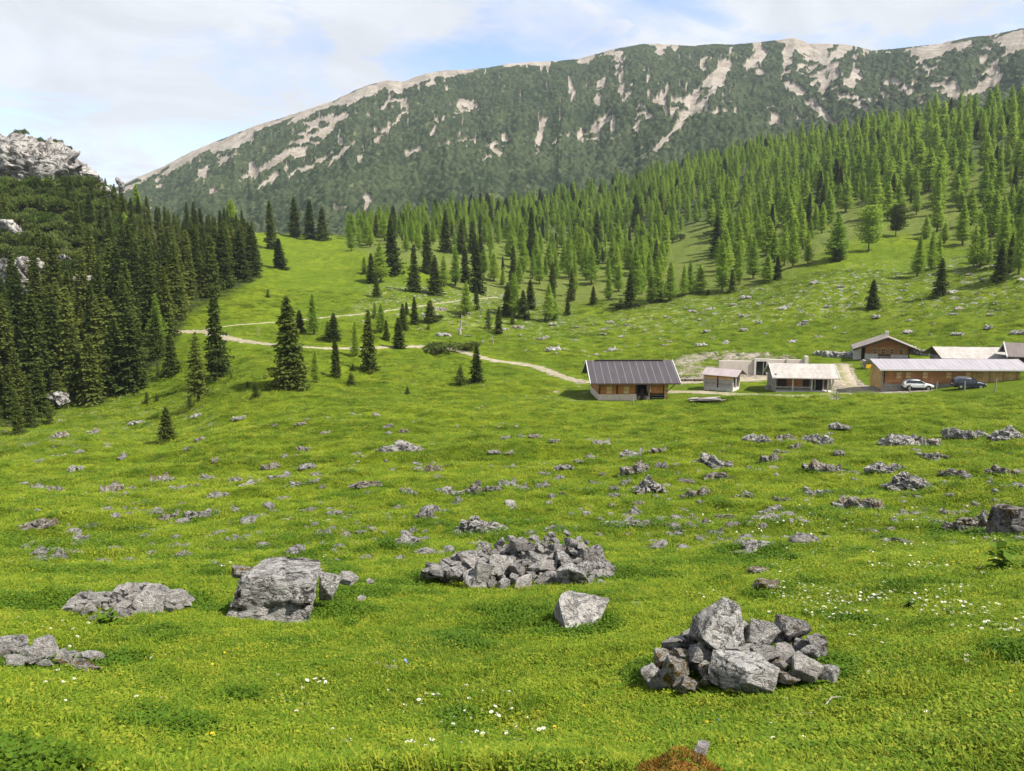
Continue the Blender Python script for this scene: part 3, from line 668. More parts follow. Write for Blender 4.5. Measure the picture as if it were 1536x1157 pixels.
for x in (W0 - .5, W1 + .56): solid('verge_board', prism([(-.58, 2.06), (2.78, 3.68), (6.13, 2.06), (6.13, 1.86), (2.78, 3.46), (-.58, 1.86)], x, x + .07), M['white_wood'], rf)
e2, d = site('stone_trough', 1153, 584, 'dark round stone basin at the left corner of the porch hut', 'trough', drop=.1)
bm = bmesh.new(); bmesh.ops.create_cone(bm, cap_ends=True, segments=14, radius1=.55, radius2=.48, depth=.7); me = bpy.data.meshes.new('basin'); bm.to_mesh(me); bm.free(); me.materials.append(M['old_wood']); obj('basin', me, e2, (0, 0, .35))

# ---- concrete retaining wall with a door
e, d = site('retaining_wall', 1142, 563, 'long pale concrete retaining wall with a dark doorway cut into the bank', 'wall', yaw=-.06, drop=.1); k = d / F
solid('wall', bxs([(-64 * k, -12 * k, 0, .4, -.8, 2.35), (10 * k, 63 * k, 0, .4, -.8, 2.6), (-12 * k, 10 * k, .02, .4, 2.3, 2.7)]), M['concrete'], e, .03)
solid('wall_end', bxs([(62 * k, 67 * k, -.5, .45, -.8, 3.2)]), M['concrete'], e, .03)
solid('wall_pier', bxs([(36 * k, 38 * k, -.12, -.01, -.8, 2.85)]), M['concrete'], e, .02)
df = solid('door_frame', bxs([(-12.1 * k, -9 * k, -.3, .01, -.5, 2.3), (7 * k, 10.1 * k, -.3, .01, -.5, 2.3), (-12.1 * k, 10.1 * k, -.3, .01, 2.31, 2.75)]), M['white_wood'], e, .02)
solid('door', bxs([(-9 * k, 7 * k, .2, .3, -.5, 2.29)]), M['glass'], e)
solid('door_mullion', bxs([(2.3 * k, 3.2 * k, .1, .19, -.3, 2.29)]), M['metal_trim'], e)

# ---- the house with the gable
e, d = site('farmhouse', 1328, 538, 'brown shingled farmhouse gable with four small windows and white base on the upper bank', 'house', yaw=-.36, drop=.1); k = d / F
W0, W1 = -31 * k, 33 * k; HW = (W1 - W0)
solid('base_wall', bxs([(W0, W1, 0, .4, -.8, .85), (W0, W0 + .3, .41, 9, -.8, .85), (W1 - .3, W1, .41, 9, -.8, .85)]), M['lime_wall'], e, .03)
cx0 = (W0 + W1) / 2
solid('wall', join(prism([(W0 + .02, .86), (W1 - .02, .86), (W1 - .02, 2.35), (cx0, 3.75), (W0 + .02, 2.35)], .05, .3, 'y'), bxs([(W0 + .03, W0 + .25, .31, 9, .86, 2.3), (W1 - .25, W1 - .03, .31, 9, .86, 2.3)])), M['shingle_wall'], e)
for x in (-16, -4, 9, 22.5):
    f = solid('window', bxs([((x - 3.4) * k, (x + 3.4) * k, .0, .05, .9, 1.95)]), M['pale_wood'], e)
    g = solid('pane', bxs([((x - 2.5) * k, (x + 2.5) * k, -.02, .0, 1.0, 1.83)]), M['glass'], f)
    solid('glazing_bar', bxs([((x - .25) * k, (x + .25) * k, -.04, -.021, 1.0, 1.83), ((x - 2.5) * k, (x + 2.5) * k, -.04, -.021, 1.38, 1.44)]), M['pale_wood'], f)
rp = 1.6
rf = solid('roof', prism([(W0 - 2.1, 1.78), (cx0, 4.05), (W1 + 1.5, 1.98), (W1 + 1.5, 1.82), (cx0, 3.87), (W0 - 2.1, 1.62)], -rp, 7.2, 'y'), M['house_roof'], e)
solid('barge_board', prism([(W0 - 2.15, 1.80), (cx0, 4.10), (W1 + 1.55, 2.0), (W1 + 1.55, 1.66), (cx0, 3.72), (W0 - 2.15, 1.44)], -rp - .09, -rp - .01, 'y'), M['dark_wood'], rf)
for x, z in ((W0 + .2, 2.3), (cx0, 3.65), (W1 - .2, 2.28)): solid('purlin', bar((x, -rp + .05, z), (x, .1, z), .18), M['dark_wood'], rf)
solid('chimney', bxs([(cx0 - .05, cx0 + .55, 4.4, 5.0, 3.7, 4.75)]), M['lime_wall'], rf, .03)
solid('porch_wall', bxs([(W0 - 1.9, W0 - 1.7, .2, 6, -.7, 1.7), (W0 - 1.9, W0 - .6, .3, .4, -.7, 1.75)]), M['white_wood'], e)
solid('porch_recess', bxs([(W0 - .59, W0 - .05, .9, 1.0, -.4, 2.0)]), M['dark_wood'], e)
e, d = site('garden_bench', 1326, 540, 'dark wooden bench before the white base of the farmhouse', 'bench', yaw=-.36); k = d / F
solid('seat', bxs([(-.95, .95, -.5, -.1, .42, .5)]), M['dark_wood'], e); solid('backrest', bxs([(-.95, .95, -.06, 0, .6, .95)]), M['dark_wood'], e)
for x in (-.8, .72): solid('leg', bxs([(x, x + .08, -.45, -.12, -.2, .41)]), M['dark_wood'], e)

# ---- the long barn
bpy.data.objects['farmhouse'].scale = (.92, .92, .92)
e, d = site('long_barn', 1426, 580, 'long low barn of brown shingles and golden planks under a silver metal roof', 'barn', yaw=-.03, drop=.05); k = d / F
W0, W1 = -104 * k, 101 * k; MIDX = 33 * k
solid('stone_base', bxs([(W0 + .1, W1 - .1, .06, .4, -1.0, .42), (W0 + .15, W0 + .4, .41, 3.4, -1.2, .42)]), M['old_wood'], e, .03)
solid('shingle_wall', bxs([(W0 + .4, MIDX, .0, .25, .43, 2.35)]), M['shingle_wall'], e)
solid('plank_wall', bxs([(MIDX + .01, W1, -.03, .25, .43, 2.35)]), M['vert_wood'], e)
solid('end_wall', join(bxs([(W0, W0 + .25, .1, 3.5, -.3, 2.35)]), prism([(.1, 2.35), (1.8, 2.9), (3.5, 2.35)], W0 + .03, W0 + .22)), M['vert_wood'], e)
solid('back_wall', bxs([(W0 + .3, W1, 3.3, 3.5, -.5, 2.35), (W1 - .25, W1 - .02, .26, 3.29, .0, 2.35)]), M['grey_vert'], e)
for x in (-79, -65, -40, -4.5, 24, 43): solid('shutter', bxs([((x - 3.6) * k, (x + 3.6) * k, -.09, -.035, 1.15, 1.95)]), M['pale_wood'] if x < 30 else M['post_wood'], e)
for x in np.linspace(MIDX + .3, W1 - .3, 4): solid('post', bxs([(x - .08, x + .08, -.12, -.04, -.4, 2.3)]), M['post_wood'], e)
solid('corner_post', bxs([(W0 - .02, W0 + .2, -.12, .09, -.8, 2.3)]), M['old_wood'], e, .02)
rf = solid('roof', roof_vf(W0 - .75, W1 + .95, -.95, 4.9, 2.42, 3.42, .10, 2.2), M['silver_roof'], e)
solid('fascia', bxs([(W0 - .75, W1 + .95, -1.02, -.955, 2.24, 2.44)]), M['metal_trim'], rf)
for x in (W0 - .82, W1 + .955): solid('verge_board', prism([(-1.0, 2.44), (2.2, 3.45), (4.95, 2.44), (4.95, 2.2), (2.2, 3.21), (-1.0, 2.2)], x, x + .06), M['old_wood'], rf)

# ---- two buildings behind it
e, d = site('shingle_barn', 1470, 553, 'low barn with a pale sunlit shingle roof and dark gable behind the long barn', 'barn', yaw=-.12, drop=.2); k = d / F
W0, W1 = -50 * k, 56 * k
solid('wall', bxs([(W0, W1, 0, .25, -.8, 1.75), (W0, W0 + .25, .26, 5.5, -.8, 1.75), (W0, W1, 5.51, 5.7, -.8, 1.75)]), M['grey_vert'], e)
solid('gable', prism([(.0, 1.75), (2.8, 2.75), (5.6, 1.75)], W0 + .02, W0 + .2), M['dark_wood'], e)
rf = solid('roof', roof_vf(W0 - .9, W1 + .3, -.8, 6.4, 1.72, 3.1, .12), M['shingle_roof'], e)
solid('verge_board', prism([(-.83, 1.74), (2.8, 3.14), (6.43, 1.74), (6.43, 1.5), (2.8, 2.9), (-.83, 1.5)], W0 - .97, W0 - .91), M['dark_wood'], rf)
e, d = site('brown_barn', 1545, 556, 'brown roofed barn at the photo edge joined to the pale shingle barn', 'barn', yaw=-.42, drop=.2); k = d / F
solid('wall', bxs([(-22 * k, 8, -.4, -.1, -1, 2.2), (-22 * k, -22 * k + .3, -.09, 6, -1, 2.2), (-22 * k, 8, 6.01, 6.2, -1, 2.2)]), M['dark_wood'], e)
solid('lime_corner', bxs([(-22 * k - .05, -17 * k, -.46, -.405, -1, 1.9)]), M['lime_wall'], e)
rf = solid('roof', roof_vf(-32 * k, 9, -1.0, 6.8, 2.12, 3.75, .14), M['brown_roof'], e)
solid('verge_board', prism([(-1.05, 2.16), (2.9, 3.85), (6.85, 2.16), (6.85, 1.9), (2.9, 3.55), (-1.05, 1.9)], -32 * k - .12, -32 * k - .01), M['metal_trim'], rf)

# ---- woodpile with stones on its cover, yellow box
e, d = site('woodpile', 1316, 553, 'stacked firewood under stone weighted boards below the farmhouse', 'woodpile', yaw=.02); k = d / F
r_ = random.Random(4); vf = []
for r0 in range(6):
    for c0 in range(15):
        bx0 = -19 * k + c0 * .28 + (r0 % 2) * .1; vf.append(bxs([(bx0, bx0 + .24, r_.uniform(-.1, .06), .95, r0 * .2 - .3, r0 * .2 - .12)]))
solid('firewood', join(*vf), M['grey_wood'], e, .02)
solid('cover', bxs([(-21 * k, 20 * k, -.3, 1.4, 1.0, 1.08)]), M['old_wood'], e)
for x in (-20, 19): solid('post', bxs([(x * k, (x + .7) * k, -.2, -.08, -.6, .99)]), M['dark_wood'], e)
WOODPILE = (e, k)
x, y, z, d = place(1302, 555)
e = empty('yellow_box', (x, y - .25, z + .15), 0); tag(e, 'bright yellow box hung at the left end of the firewood stack', 'box'); 
solid('box', bxs([(-.42, .42, 0, .25, .1, .85)]), M['yellow'], e, .03); [solid('box_leg', bxs([(x, x + .06, .1, .16, -.5, .09)]), M['dark_wood'], e) for x in (-.38, .32)]

# ---- fence posts, post with sign, timber pile, log row
FP = [(1404, 586, 1.1, 'short fence post in the grass between the white and the dark car'), (1447, 587, 1.25, 'thin fence post standing in front of the dark car'), (1492, 588, 1.5, 'fence post in the grass right of the dark car'), (1364, 588, 1.0, 'fence post at the rear of the white car'),
      (1255, 601, 1.1, 'lone post at the farm road edge below the porch hut'), (950, 608, 1.3, 'thin pale stake in the grass before the dark roofed barn')]
for px, py, h, lab in FP:
    x, y, z, d = place(px, py, True); r_ = random.Random(px)
    o = solid('fence_post', bar((0, 0, -.3), (r_.uniform(-.08, .08), r_.uniform(-.05, .05), h), .13), M['old_wood'], None, .03); o.location = (x, y, z)
    tag(o, lab, 'post', 'old wooden fence posts')
r_ = random.Random(12); x, y, z, d = place(1060, 602, True)
PL = ['topmost grey plank of the timber heap on the grass', 'long weathered plank in the timber heap beside the farm road', 'slanting plank in the timber heap beside the farm road', 'short plank at the near side of the timber heap']
for i in range(14):
    L = r_.uniform(2.2, 4.6); o = solid('plank', bxs([(-L / 2, L / 2, -.13, .13, 0, .06)]), M['grey_wood'] if i % 3 else M['dark_wood'], None)
    o.location = (x + r_.uniform(-.7, .5), y + (i % 5) * .3 - .5 + r_.uniform(-.1, .1), z + .08 + (i // 5) * .13 + r_.uniform(0, .03)); o.rotation_euler = (r_.uniform(-.06, .06), r_.uniform(-.04, .04), r_.uniform(-.22, .18))
    tag(o, 'weathered grey plank in the timber heap on the grass below the shed', 'plank', 'planks heaped beside the farm road')
X_, Y_, Z_, D_ = hit([1012, 1026, 1040, 1054, 1068], [573, 573, 573, 573, 572], False)
for i in range(4):
    a_ = Vector((X_[i], Y_[i], Z_[i] + .28)); b_ = Vector((X_[i + 1], Y_[i + 1], Z_[i + 1] + .28))
    o = solid('log_barrier', join(bar((0, 0, 0), tuple((b_ - a_) * .97), .24), bar((.15, 0, -.5), (.15, 0, .22), .18)), M['dark_wood'], None, .03); o.location = a_
    tag(o, ['first', 'second', 'third', 'fourth'][i] + ' log from the left in the low barrier between barn and shed', 'log', 'low log barrier')

# ------------------------------------------------------------------ cars
def car_paint(name, c, metal):
    t = NT(name); return t.bsdf(c, .28, metal=metal, spec=.5)
M['white_paint'] = car_paint('white_paint', (.78, .78, .77), 0); M['grey_paint'] = car_paint('blue_grey_paint', (.045, .055, .085), .4)
M['tyre'] = plain_mat('tyre_rubber', (.02, .02, .02), .9, 0, .1); M['rim'] = plain_mat('alloy', (.5, .5, .52), .35, .7, .1)
M['trim'] = plain_mat('black_trim', (.02, .02, .022), .6, 0, .1); M['lamp_red'] = plain_mat('tail_lamp', (.35, .01, .01), .2, 0, .05); M['lamp_clear'] = plain_mat('head_lamp', (.75, .76, .78), .1, .2, .05)
def wheel(parent, x, y, r):
    for part, rad, dep, mat in (('tyre', r, .24, 'tyre'), ('rim', r * .66, .26, 'rim')):
        bm = bmesh.new(); bmesh.ops.create_cone(bm, cap_ends=True, segments=24, radius1=rad, radius2=rad, depth=dep, matrix=Matrix.Rotation(R(90), 4, 'X'))
        bmesh.ops.bevel(bm, geom=[e_ for e_ in bm.edges if len(e_.link_faces) == 2 and e_.calc_face_angle() > 1], offset=.03, segments=2, affect='EDGES')
        me = bpy.data.meshes.new(part); bm.to_mesh(me); bm.free(); me.materials.append(M[mat])
        if part == 'tyre': w = obj('wheel', me, parent, (x, y, r)); w.name = 'wheel'
        else: obj('rim', me, w)
def car(name, px, py, label, paint, yaw, rails):
    x, y, z, d = place(px, py); e = empty(name, (x, y, z + .02), yaw, .86); tag(e, label, 'car', 'cars parked at the long barn')
    # stations along the car: x, sill z, waist z, roof z (0 = no cabin), half width at waist, half width at roof
    st = [(-2.22, .55, .92, 0, .74, 0), (-2.18, .38, 1.02, 1.12, .83, .66), (-1.95, .30, 1.06, 1.50, .89, .66), (-1.4, .28, 1.06, 1.63, .92, .67), (-.6, .28, 1.04, 1.66, .93, .68), (.15, .28, 1.02, 1.62, .93, .67),
          (.72, .28, 1.01, 1.34, .93, .69), (1.12, .28, 1.0, 1.04, .92, .74), (1.7, .30, .93, 0, .89, 0), (2.1, .36, .80, 0, .80, 0), (2.25, .45, .66, 0, .66, 0)]
    V, Fc = [], []
    for (sx, zs, zw, zr, hw, hr) in st:
        if not zr: zr, hr = zw + .035, hw * .72
        ring = [(hw * .90, zs), (hw, zs + .22), (hw, zw - .08), (hw * .97, zw), (hr, zr - .06), (hr * .82, zr)]
        V += [(sx, a, b) for a, b in ring] + [(sx, -a, b) for a, b in reversed(ring)]
    n = 12
    for i in range(len(st) - 1):
        for j in range(n): Fc.append((i * n + j, i * n + (j + 1) % n, (i + 1) * n + (j + 1) % n, (i + 1) * n + j))
    Fc += [tuple(range(n - 1, -1, -1)), tuple(range((len(st) - 1) * n, len(st) * n))]
    body = solid('body', (V, Fc), paint, e)
    for p in body.data.polygons: p.use_smooth = True
    md = body.modifiers.new('bevel', 'SUBSURF'); md.levels = md.render_levels = 2
    for sgn in (-1, 1):
        # side glass, a slightly proud strip following the cabin's lean
        def gp(sx, f, zw=1.05, zr=1.58): return (sx, sgn * ((.905 + (.675 - .905) * f) + .012), zw + (zr - zw) * f)
        g = [gp(-1.85, .08), gp(.92, .05), gp(.30, .86), gp(-1.35, .90), gp(-1.72, .72)]
        gi = [(a, b - sgn * .04, c) for a, b, c in g]
        solid('side_window', (g + gi, [(0, 1, 2, 3, 4), (9, 8, 7, 6, 5)] + [(i, (i + 1) % 5, (i + 1) % 5 + 5, i + 5) for i in range(5)]), M['glass'], e)
        for xx in (-.62, -.2 + .55): solid('window_pillar', bar(gp(xx, .06), gp(xx - .08, .9), .07), paint if 0 else M['trim'], e)
        solid('sill_trim', bxs([(-1.05, 1.0, sgn * .86 - .05, sgn * .86 + .05, .27, .44)]), M['trim'], e, .02)
        solid('mirror', bxs([(.72, .86, sgn * 1.0 - .1, sgn * 1.0 + .08, 1.05, 1.2)]), paint, e, .04)
        solid('headlight', bxs([(2.0, 2.16, sgn * .64 - .14, sgn * .64 + .12, .68, .80)]), M['lamp_clear'], e, .03)
        solid('taillight', bxs([(-2.22, -2.06, sgn * .70 - .16, sgn * .70 + .10, .88, 1.02)]), M['lamp_red'], e, .03)
        for wx_ in (-1.36, 1.33):
            bm = bmesh.new(); bmesh.ops.create_cone(bm, cap_ends=True, segments=24, radius1=.42, radius2=.42, depth=.1, matrix=Matrix.Rotation(R(90), 4, 'X')); me = bpy.data.meshes.new('wheel_arch'); bm.to_mesh(me); bm.free(); me.materials.append(M['trim']); obj('wheel_arch', me, e, (wx_, sgn * .865, .40))
            wheel(e, wx_, sgn * .83, .35)
        if rails: solid('roof_rail', join(bar((-1.5, sgn * .56, 1.68), (.1, sgn * .56, 1.68), .05)), M['rim'], e)
    solid('windscreen', ([(.78, -.62, 1.29), (.78, .62, 1.29), (1.14, .70, 1.04), (1.14, -.70, 1.04), (.35, .57, 1.60), (.35, -.57, 1.60), (.35, -.57, 1.55), (.35, .57, 1.55), (1.1, .7, 1.0), (1.1, -.7, 1.0)], [(0, 1, 2, 3), (5, 4, 1, 0), (6, 7, 8, 9), (5, 6, 7, 4), (3, 2, 8, 9), (0, 3, 9, 6, 5), (1, 4, 7, 8, 2)]), M['glass'], e)
    solid('bumper', bxs([(-2.27, -2.1, -.75, .75, .36, .55)]), M['trim'], e, .04); solid('bumper', bxs([(2.08, 2.26, -.62, .62, .34, .5)]), M['trim'], e, .04)
    solid('number_plate', bxs([(-2.28, -2.24, -.26, .26, .66, .77)]), M['white_paint'], e)
    return e
car('white_suv', 1375, 585, 'white parked car standing in front of the brown shingle wall of the long barn', M['white_paint'], -.16, False)
car('dark_suv', 1452, 583, 'dark blue grey parked car with silver roof rails beside the golden plank wall', M['grey_paint'], -.14, True)
# ------------------------------------------------------------------ trees
def leaf_mat(name, c1, c2, trans, var=.35):
    t = NT(name); v = t.coord('Object')
    c = t.mix(t.rand(), c1, c2)
    c = t.mix(t.ramp(t.noise(v, 1.1, 3, .6), .40, .66, 0, .7), c, tuple(q * 1.75 for q in c1))
    c = t.mix(t.ramp(t.noise(v, 6, 3, .6), .5, .7, 0, .4), c, tuple(q * .5 for q in c2))
    return t.bsdf(c, .85, spec=.06, trans=trans)
M['spruce'] = leaf_mat('spruce_needles', (.044, .066, .014), (.100, .124, .024), .32)
M['larch'] = leaf_mat('larch_needles', (.165, .262, .034), (.320, .410, .056), .55)
M['olive'] = leaf_mat('olive_needles', (.085, .108, .020), (.130, .152, .030), .30)
M['pine'] = leaf_mat('mountain_pine_needles', (.050, .080, .016), (.140, .170, .040), .3)
t = NT('bark'); v = t.coord('Object')
M['bark'] = t.bsdf(t.mix(t.noise(t.mapv(v, (6, 6, 1)), 3, 5), (.06, .045, .035), (.15, .12, .10)), .95, spec=.1)
t = NT('dead_wood'); v = t.coord('Object')
M['dead'] = t.bsdf(t.mix(t.noise(t.mapv(v, (6, 6, 1)), 3, 5), (.20, .17, .145), (.40, .36, .32)), .95, spec=.1)

def tube_np(pts, rad, seg=6):
    pts = np.asarray(pts, float); n = len(pts); tn = np.gradient(pts, axis=0); tn /= np.linalg.norm(tn, axis=1)[:, None] + 1e-9
    up = np.where(np.abs(tn[:, 2:3]) > .9, [[1., 0, 0]], [[0, 0, 1.]]); s = np.cross(tn, up); s /= np.linalg.norm(s, axis=1)[:, None] + 1e-9; u = np.cross(s, tn)
    an = np.linspace(0, 2 * np.pi, seg, endpoint=False)
    V = pts[:, None] + (s[:, None] * np.cos(an)[None, :, None] + u[:, None] * np.sin(an)[None, :, None]) * np.asarray(rad)[:, None, None]
    i = np.arange(n * seg).reshape(n, seg); j = np.roll(i, -1, 1)
    return V.reshape(-1, 3), np.stack([i[:-1].ravel(), j[:-1].ravel(), j[1:].ravel(), i[1:].ravel()], 1)
def blades(c, d, length, width, rs, flat=.0):
    """diamond leaf quads at centres c with directions d"""
    n = len(c); d = d / (np.linalg.norm(d, axis=1)[:, None] + 1e-9)
    s = np.cross(d, rs.normal(size=(n, 3)) * (1 - flat) + np.array([0, 0, 1.]) * flat * 3); s /= np.linalg.norm(s, axis=1)[:, None] + 1e-9
    L = np.asarray(length).reshape(-1, 1); Wd = np.asarray(width).reshape(-1, 1)
    V = np.stack([c, c + d * L * .45 + s * Wd, c + d * L, c + d * L * .45 - s * Wd], 1).reshape(-1, 3)
    return V, np.arange(n * 4).reshape(n, 4)
def conifer(seed, kind, lod=1.0):
    """a tree one metre tall: trunk arrays and crown arrays"""
    rs = np.random.default_rng(seed)
    larch = kind == 'larch'
    lean = rs.normal(0, .012, 2); hh = np.linspace(-.03, 1, 9)
    tp = np.stack([lean[0] * np.sin(hh * 3), lean[1] * np.sin(hh * 2.3), hh], 1); tr = (.016 if not larch else .013) * (1.02 - hh) + .0015
    tr[0] *= 1.5
    TV, TF = tube_np(tp, tr, 7)
    rmax = {'spruce': .18, 'wide': .24, 'slim': .13, 'larch': .185, 'larchslim': .145, 'sparse': .17, 'young': .27, 'round': .40}.get(kind, .16) * rs.uniform(.92, 1.08)
    if kind == 'larchslim': larch = True
    z0 = {'spruce': .035, 'wide': .04, 'slim': .03, 'larch': .12, 'larchslim': .10, 'sparse': .14, 'young': .01, 'round': .22}.get(kind, .05)
    nwh = int({'spruce': 25, 'wide': 25, 'slim': 28, 'larch': 27, 'larchslim': 27, 'sparse': 18, 'young': 16, 'round': 20}.get(kind, 30))
    C, Dr, Ln, Wd = [], [], [], []; BV, BF, nb = [], [], 0
    zs = z0 + (1 - z0) * np.linspace(0, .985, nwh) ** .95
    asym = rs.uniform(0, 6.28); asa = rs.uniform(.05, .18)
    for wi, z in enumerate(zs):
        q = (z - z0) / (1 - z0)
        if kind == 'round': prof = math.sqrt(max(0, 1 - (2 * q - .85) ** 2 / 1.5)) * .95
        elif larch: prof = min(1, .66 + q * 2.6) * (1 - q) ** .86
        else: prof = min(1, .78 + q * 2.5) * (1 - q) ** .90
        prof = max(prof, .025); nbr = max(4, int((9 if not larch else 8) * (.55 + .6 * prof)))
        if kind == 'sparse': nbr = max(3, nbr - 2)
        off = rs.uniform(0, 6.28); gapf = rs.uniform(.70, 1.12)
        for b in range(nbr):
            th = off + b * 6.283 / nbr + rs.normal(0, .25); rr = rmax * prof * gapf * rs.uniform(.55, 1.22) * (1 + asa * math.cos(th - asym))
            if rs.random() < (.14 if kind == 'sparse' else .05): rr *= .45
            out = np.array([math.cos(th), math.sin(th), 0.])
            if larch or kind == 'round': dz0, dz1 = .25 * (q - .2), .10 + .35 * q
            else: dz0, dz1 = -.42 + .75 * q, -.10 + .4 * q
            npt = max(2, int(round((2 + 5 * min(1, rr / rmax)) * (1.25 if larch else 1.1))))
            base = np.array([lean[0] * math.sin(z * 3), lean[1] * math.sin(z * 2.3), z + rs.normal(0, .006)])
            fr = (np.arange(npt) + rs.uniform(.3, .9, npt)) / npt
            pos = base + out * (rr * fr)[:, None]; pos[:, 2] += rr * (dz0 * fr + (dz1 - dz0) * .5 * fr ** 2)
            m = max(1, int(round((5 if larch else 5) * lod)))
            pc = np.repeat(pos, m, 0); f2 = np.repeat(fr, m); k = len(pc)
            spread = rr * .20 * (1.1 - .5 * f2) + .006
            sid = np.array([-out[1], out[0], 0])
            pc = pc + sid * (rs.normal(0, 1, k) * spread)[:, None] + np.array([0, 0, 1]) * (rs.normal(0, .006 if larch else .005, k) - (0 if larch else .012 * f2))[:, None] + rs.normal(0, .003, (k, 3))
            dd = out * rs.uniform(.3, 1.0, k)[:, None] + sid * rs.normal(0, .75, k)[:, None]
            dd[:, 2] += (rs.normal(.15, .6, k) if larch else rs.normal(-.35, .35, k) * (1 - .6 * q))
            sz = (.023 if larch else .036) * (1.0 if lod >= 1 else 1.35) * (.75 + .45 * prof / max(.2, prof))
            C.append(pc); Dr.append(dd); Ln.append(sz * rs.uniform(.7, 1.4, k)); Wd.append(sz * rs.uniform(.20, .34, k) * (1.05 if larch else 1.0))
            if lod >= 1 and b % 2 == 0 and rr > .03:
                v, f = tube_np([base, base + out * rr * .8 + np.array([0, 0, rr * .8 * (dz0 + dz1) * .5])], [.0030, .0008], 3); BV.append(v); BF.append(f + nb); nb += len(v)
    # leader
    k = 14; zc = rs.uniform(.95, 1.0, k); C.append(np.stack([rs.normal(0, .004, k), rs.normal(0, .004, k), zc], 1)); Dr.append(np.stack([rs.normal(0, .4, k), rs.normal(0, .4, k), np.ones(k)], 1)); Ln.append(np.full(k, .022)); Wd.append(np.full(k, .006))
    CV, CF = blades(np.vstack(C), np.vstack(Dr), np.concatenate(Ln), np.concatenate(Wd), rs, .25)
    if BV: TV = np.vstack([TV] + BV); TF = np.vstack([TF, np.vstack(BF) + (len(TV) - nb)])
    return TV, TF, CV, CF
TREES = {}
def tree_meshes(kind, leafm, seed, lod=1.0):
    TV, TF, CV, CF = conifer(seed, kind, lod)
    wd = 2 * np.percentile(np.hypot(CV[:, 0], CV[:, 1]), 97)
    return mesh_np('trunk', TV, TF, [M['bark']], True), mesh_np('crown', CV, CF, [M[leafm]]), wd
for kind, leafm, n, lod in (('spruce', 'spruce', 5, 1), ('wide', 'spruce', 3, 1.3), ('slim', 'spruce', 3, 1), ('sparse', 'olive', 2, 1), ('young', 'spruce', 3, 1), ('larch', 'larch', 9, 1), ('larchslim', 'larch', 3, 1), ('round', 'larch', 1, 1.3), ('olive', 'olive', 2, 1), ('rounddark', 'spruce', 1, 1.6)):
    kk = {'olive': 'spruce', 'rounddark': 'round'}.get(kind, kind)
    TREES[kind] = [tree_meshes(kk, leafm, 100 + 17 * i + sum(map(ord, kind)), lod) for i in range(n)]
trs = random.Random(5)
BASEH = {'spruce': .165, 'wide': .225, 'slim': .115, 'larch': .150, 'larchslim': .12, 'sparse': .15, 'young': .27, 'round': .40, 'olive': .165, 'rounddark': .40}
def tree_at(x, y, z, h, kind, name, label, group, width=None):
    tm, cm, wd = trs.choice(TREES[kind]); wsc = h if width is None else width / wd
    wsc = min(max(wsc, h * .6), h * 2.0) * trs.uniform(.95, 1.05)
    e = empty(name, (x, y, z - .08), trs.uniform(0, 6.28), (wsc, wsc, h)); tag(e, label, 'tree', group)
    obj('trunk', tm, e); obj('crown', cm, e); return e
# kind letters for the listed trees: S spruce, W wide spruce, N narrow spruce, P sparse, Y young bushy, L larch, l slim larch, O round larch, D round dark
KIND = {'S': ('spruce', 'spruce_tree'), 'W': ('wide', 'spruce_tree'), 'N': ('slim', 'spruce_tree'), 'P': ('sparse', 'spruce_tree'), 'Y': ('young', 'young_spruce'), 'L': ('larch', 'larch_tree'), 'l': ('larchslim', 'larch_tree'), 'O': ('round', 'larch_tree'), 'D': ('rounddark', 'spruce_tree'), 'V': ('olive', 'spruce_tree')}
def z3(lst): return [(380 + x * .2604, 300 + yb * .2604, (yb - yt) * .2604, w * .2604, k, 'a') for x, yb, yt, w, k in lst]
def z4(lst): return [(760 + x * .2604, 280 + yb * .2604, (yb - yt) * .2604, w * .2604, k, 'b') for x, yb, yt, w, k in lst]
def z5(lst): return [(1136 + x * .2604, 130 + yb * .2604, (yb - yt) * .2604, w * .2604, k, 'c') for x, yb, yt, w, k in lst]
def z2(lst): return [(x * .2604, 400 + yb * .2604, (yb - yt) * .2604, w * .2604, k, 'd') for x, yb, yt, w, k in lst]
def z1(lst): return [(x * .2604, 180 + yb * .2604, (yb - yt) * .2604, w * .2604, k, 'e') for x, yb, yt, w, k in lst]
LIST = z3([(105,285,15,75,'S'),(155,395,225,80,'N'),(242,215,-5,85,'S'),(330,230,15,80,'S'),(400,232,50,85,'W'),(85,560,515,30,'Y'),(210,1085,560,225,'W'),(268,765,635,75,'S'),(350,775,545,80,'l'),(430,805,700,70,'Y'),(465,815,650,80,'S'),
 (478,1020,800,58,'N'),(590,900,700,60,'l'),(365,1050,870,60,'l'),(560,1062,990,62,'Y'),(672,988,635,105,'S'),(735,765,600,75,'L'),(765,808,690,50,'S'),(838,855,680,85,'S'),(862,748,600,65,'S'),(930,716,560,55,'S'),(882,660,585,32,'S'),
 (1022,706,580,90,'V'),(1008,746,705,40,'Y'),(565,292,145,58,'L'),(630,235,120,85,'L'),(675,272,150,55,'L'),(710,220,90,42,'S'),(638,425,330,50,'Y'),(678,478,310,60,'S'),(735,474,255,110,'L'),(710,562,445,55,'S'),(800,430,125,110,'S'),(880,298,180,45,'l'),
 (925,528,265,85,'S'),(1000,420,150,78,'S'),(1045,545,325,95,'S'),(1098,500,330,75,'L'),(1165,492,270,70,'l'),(1220,482,280,70,'S'),(1290,540,260,92,'S'),(1285,632,495,45,'S'),(1230,662,480,85,'L'),(1110,303,70,85,'S'),(1200,312,120,65,'S'),(1260,303,130,65,'S'),
 (1195,1065,945,85,'Y'),(1290,1052,830,82,'S'),(1355,745,630,65,'Y'),(1415,767,615,60,'S'),(1490,717,650,32,'Y'),(1462,665,480,85,'V'),(1500,655,430,75,'L'),(890,1118,1070,42,'Y'),(575,982,940,42,'Y'),(700,680,0+590,40,'l')])
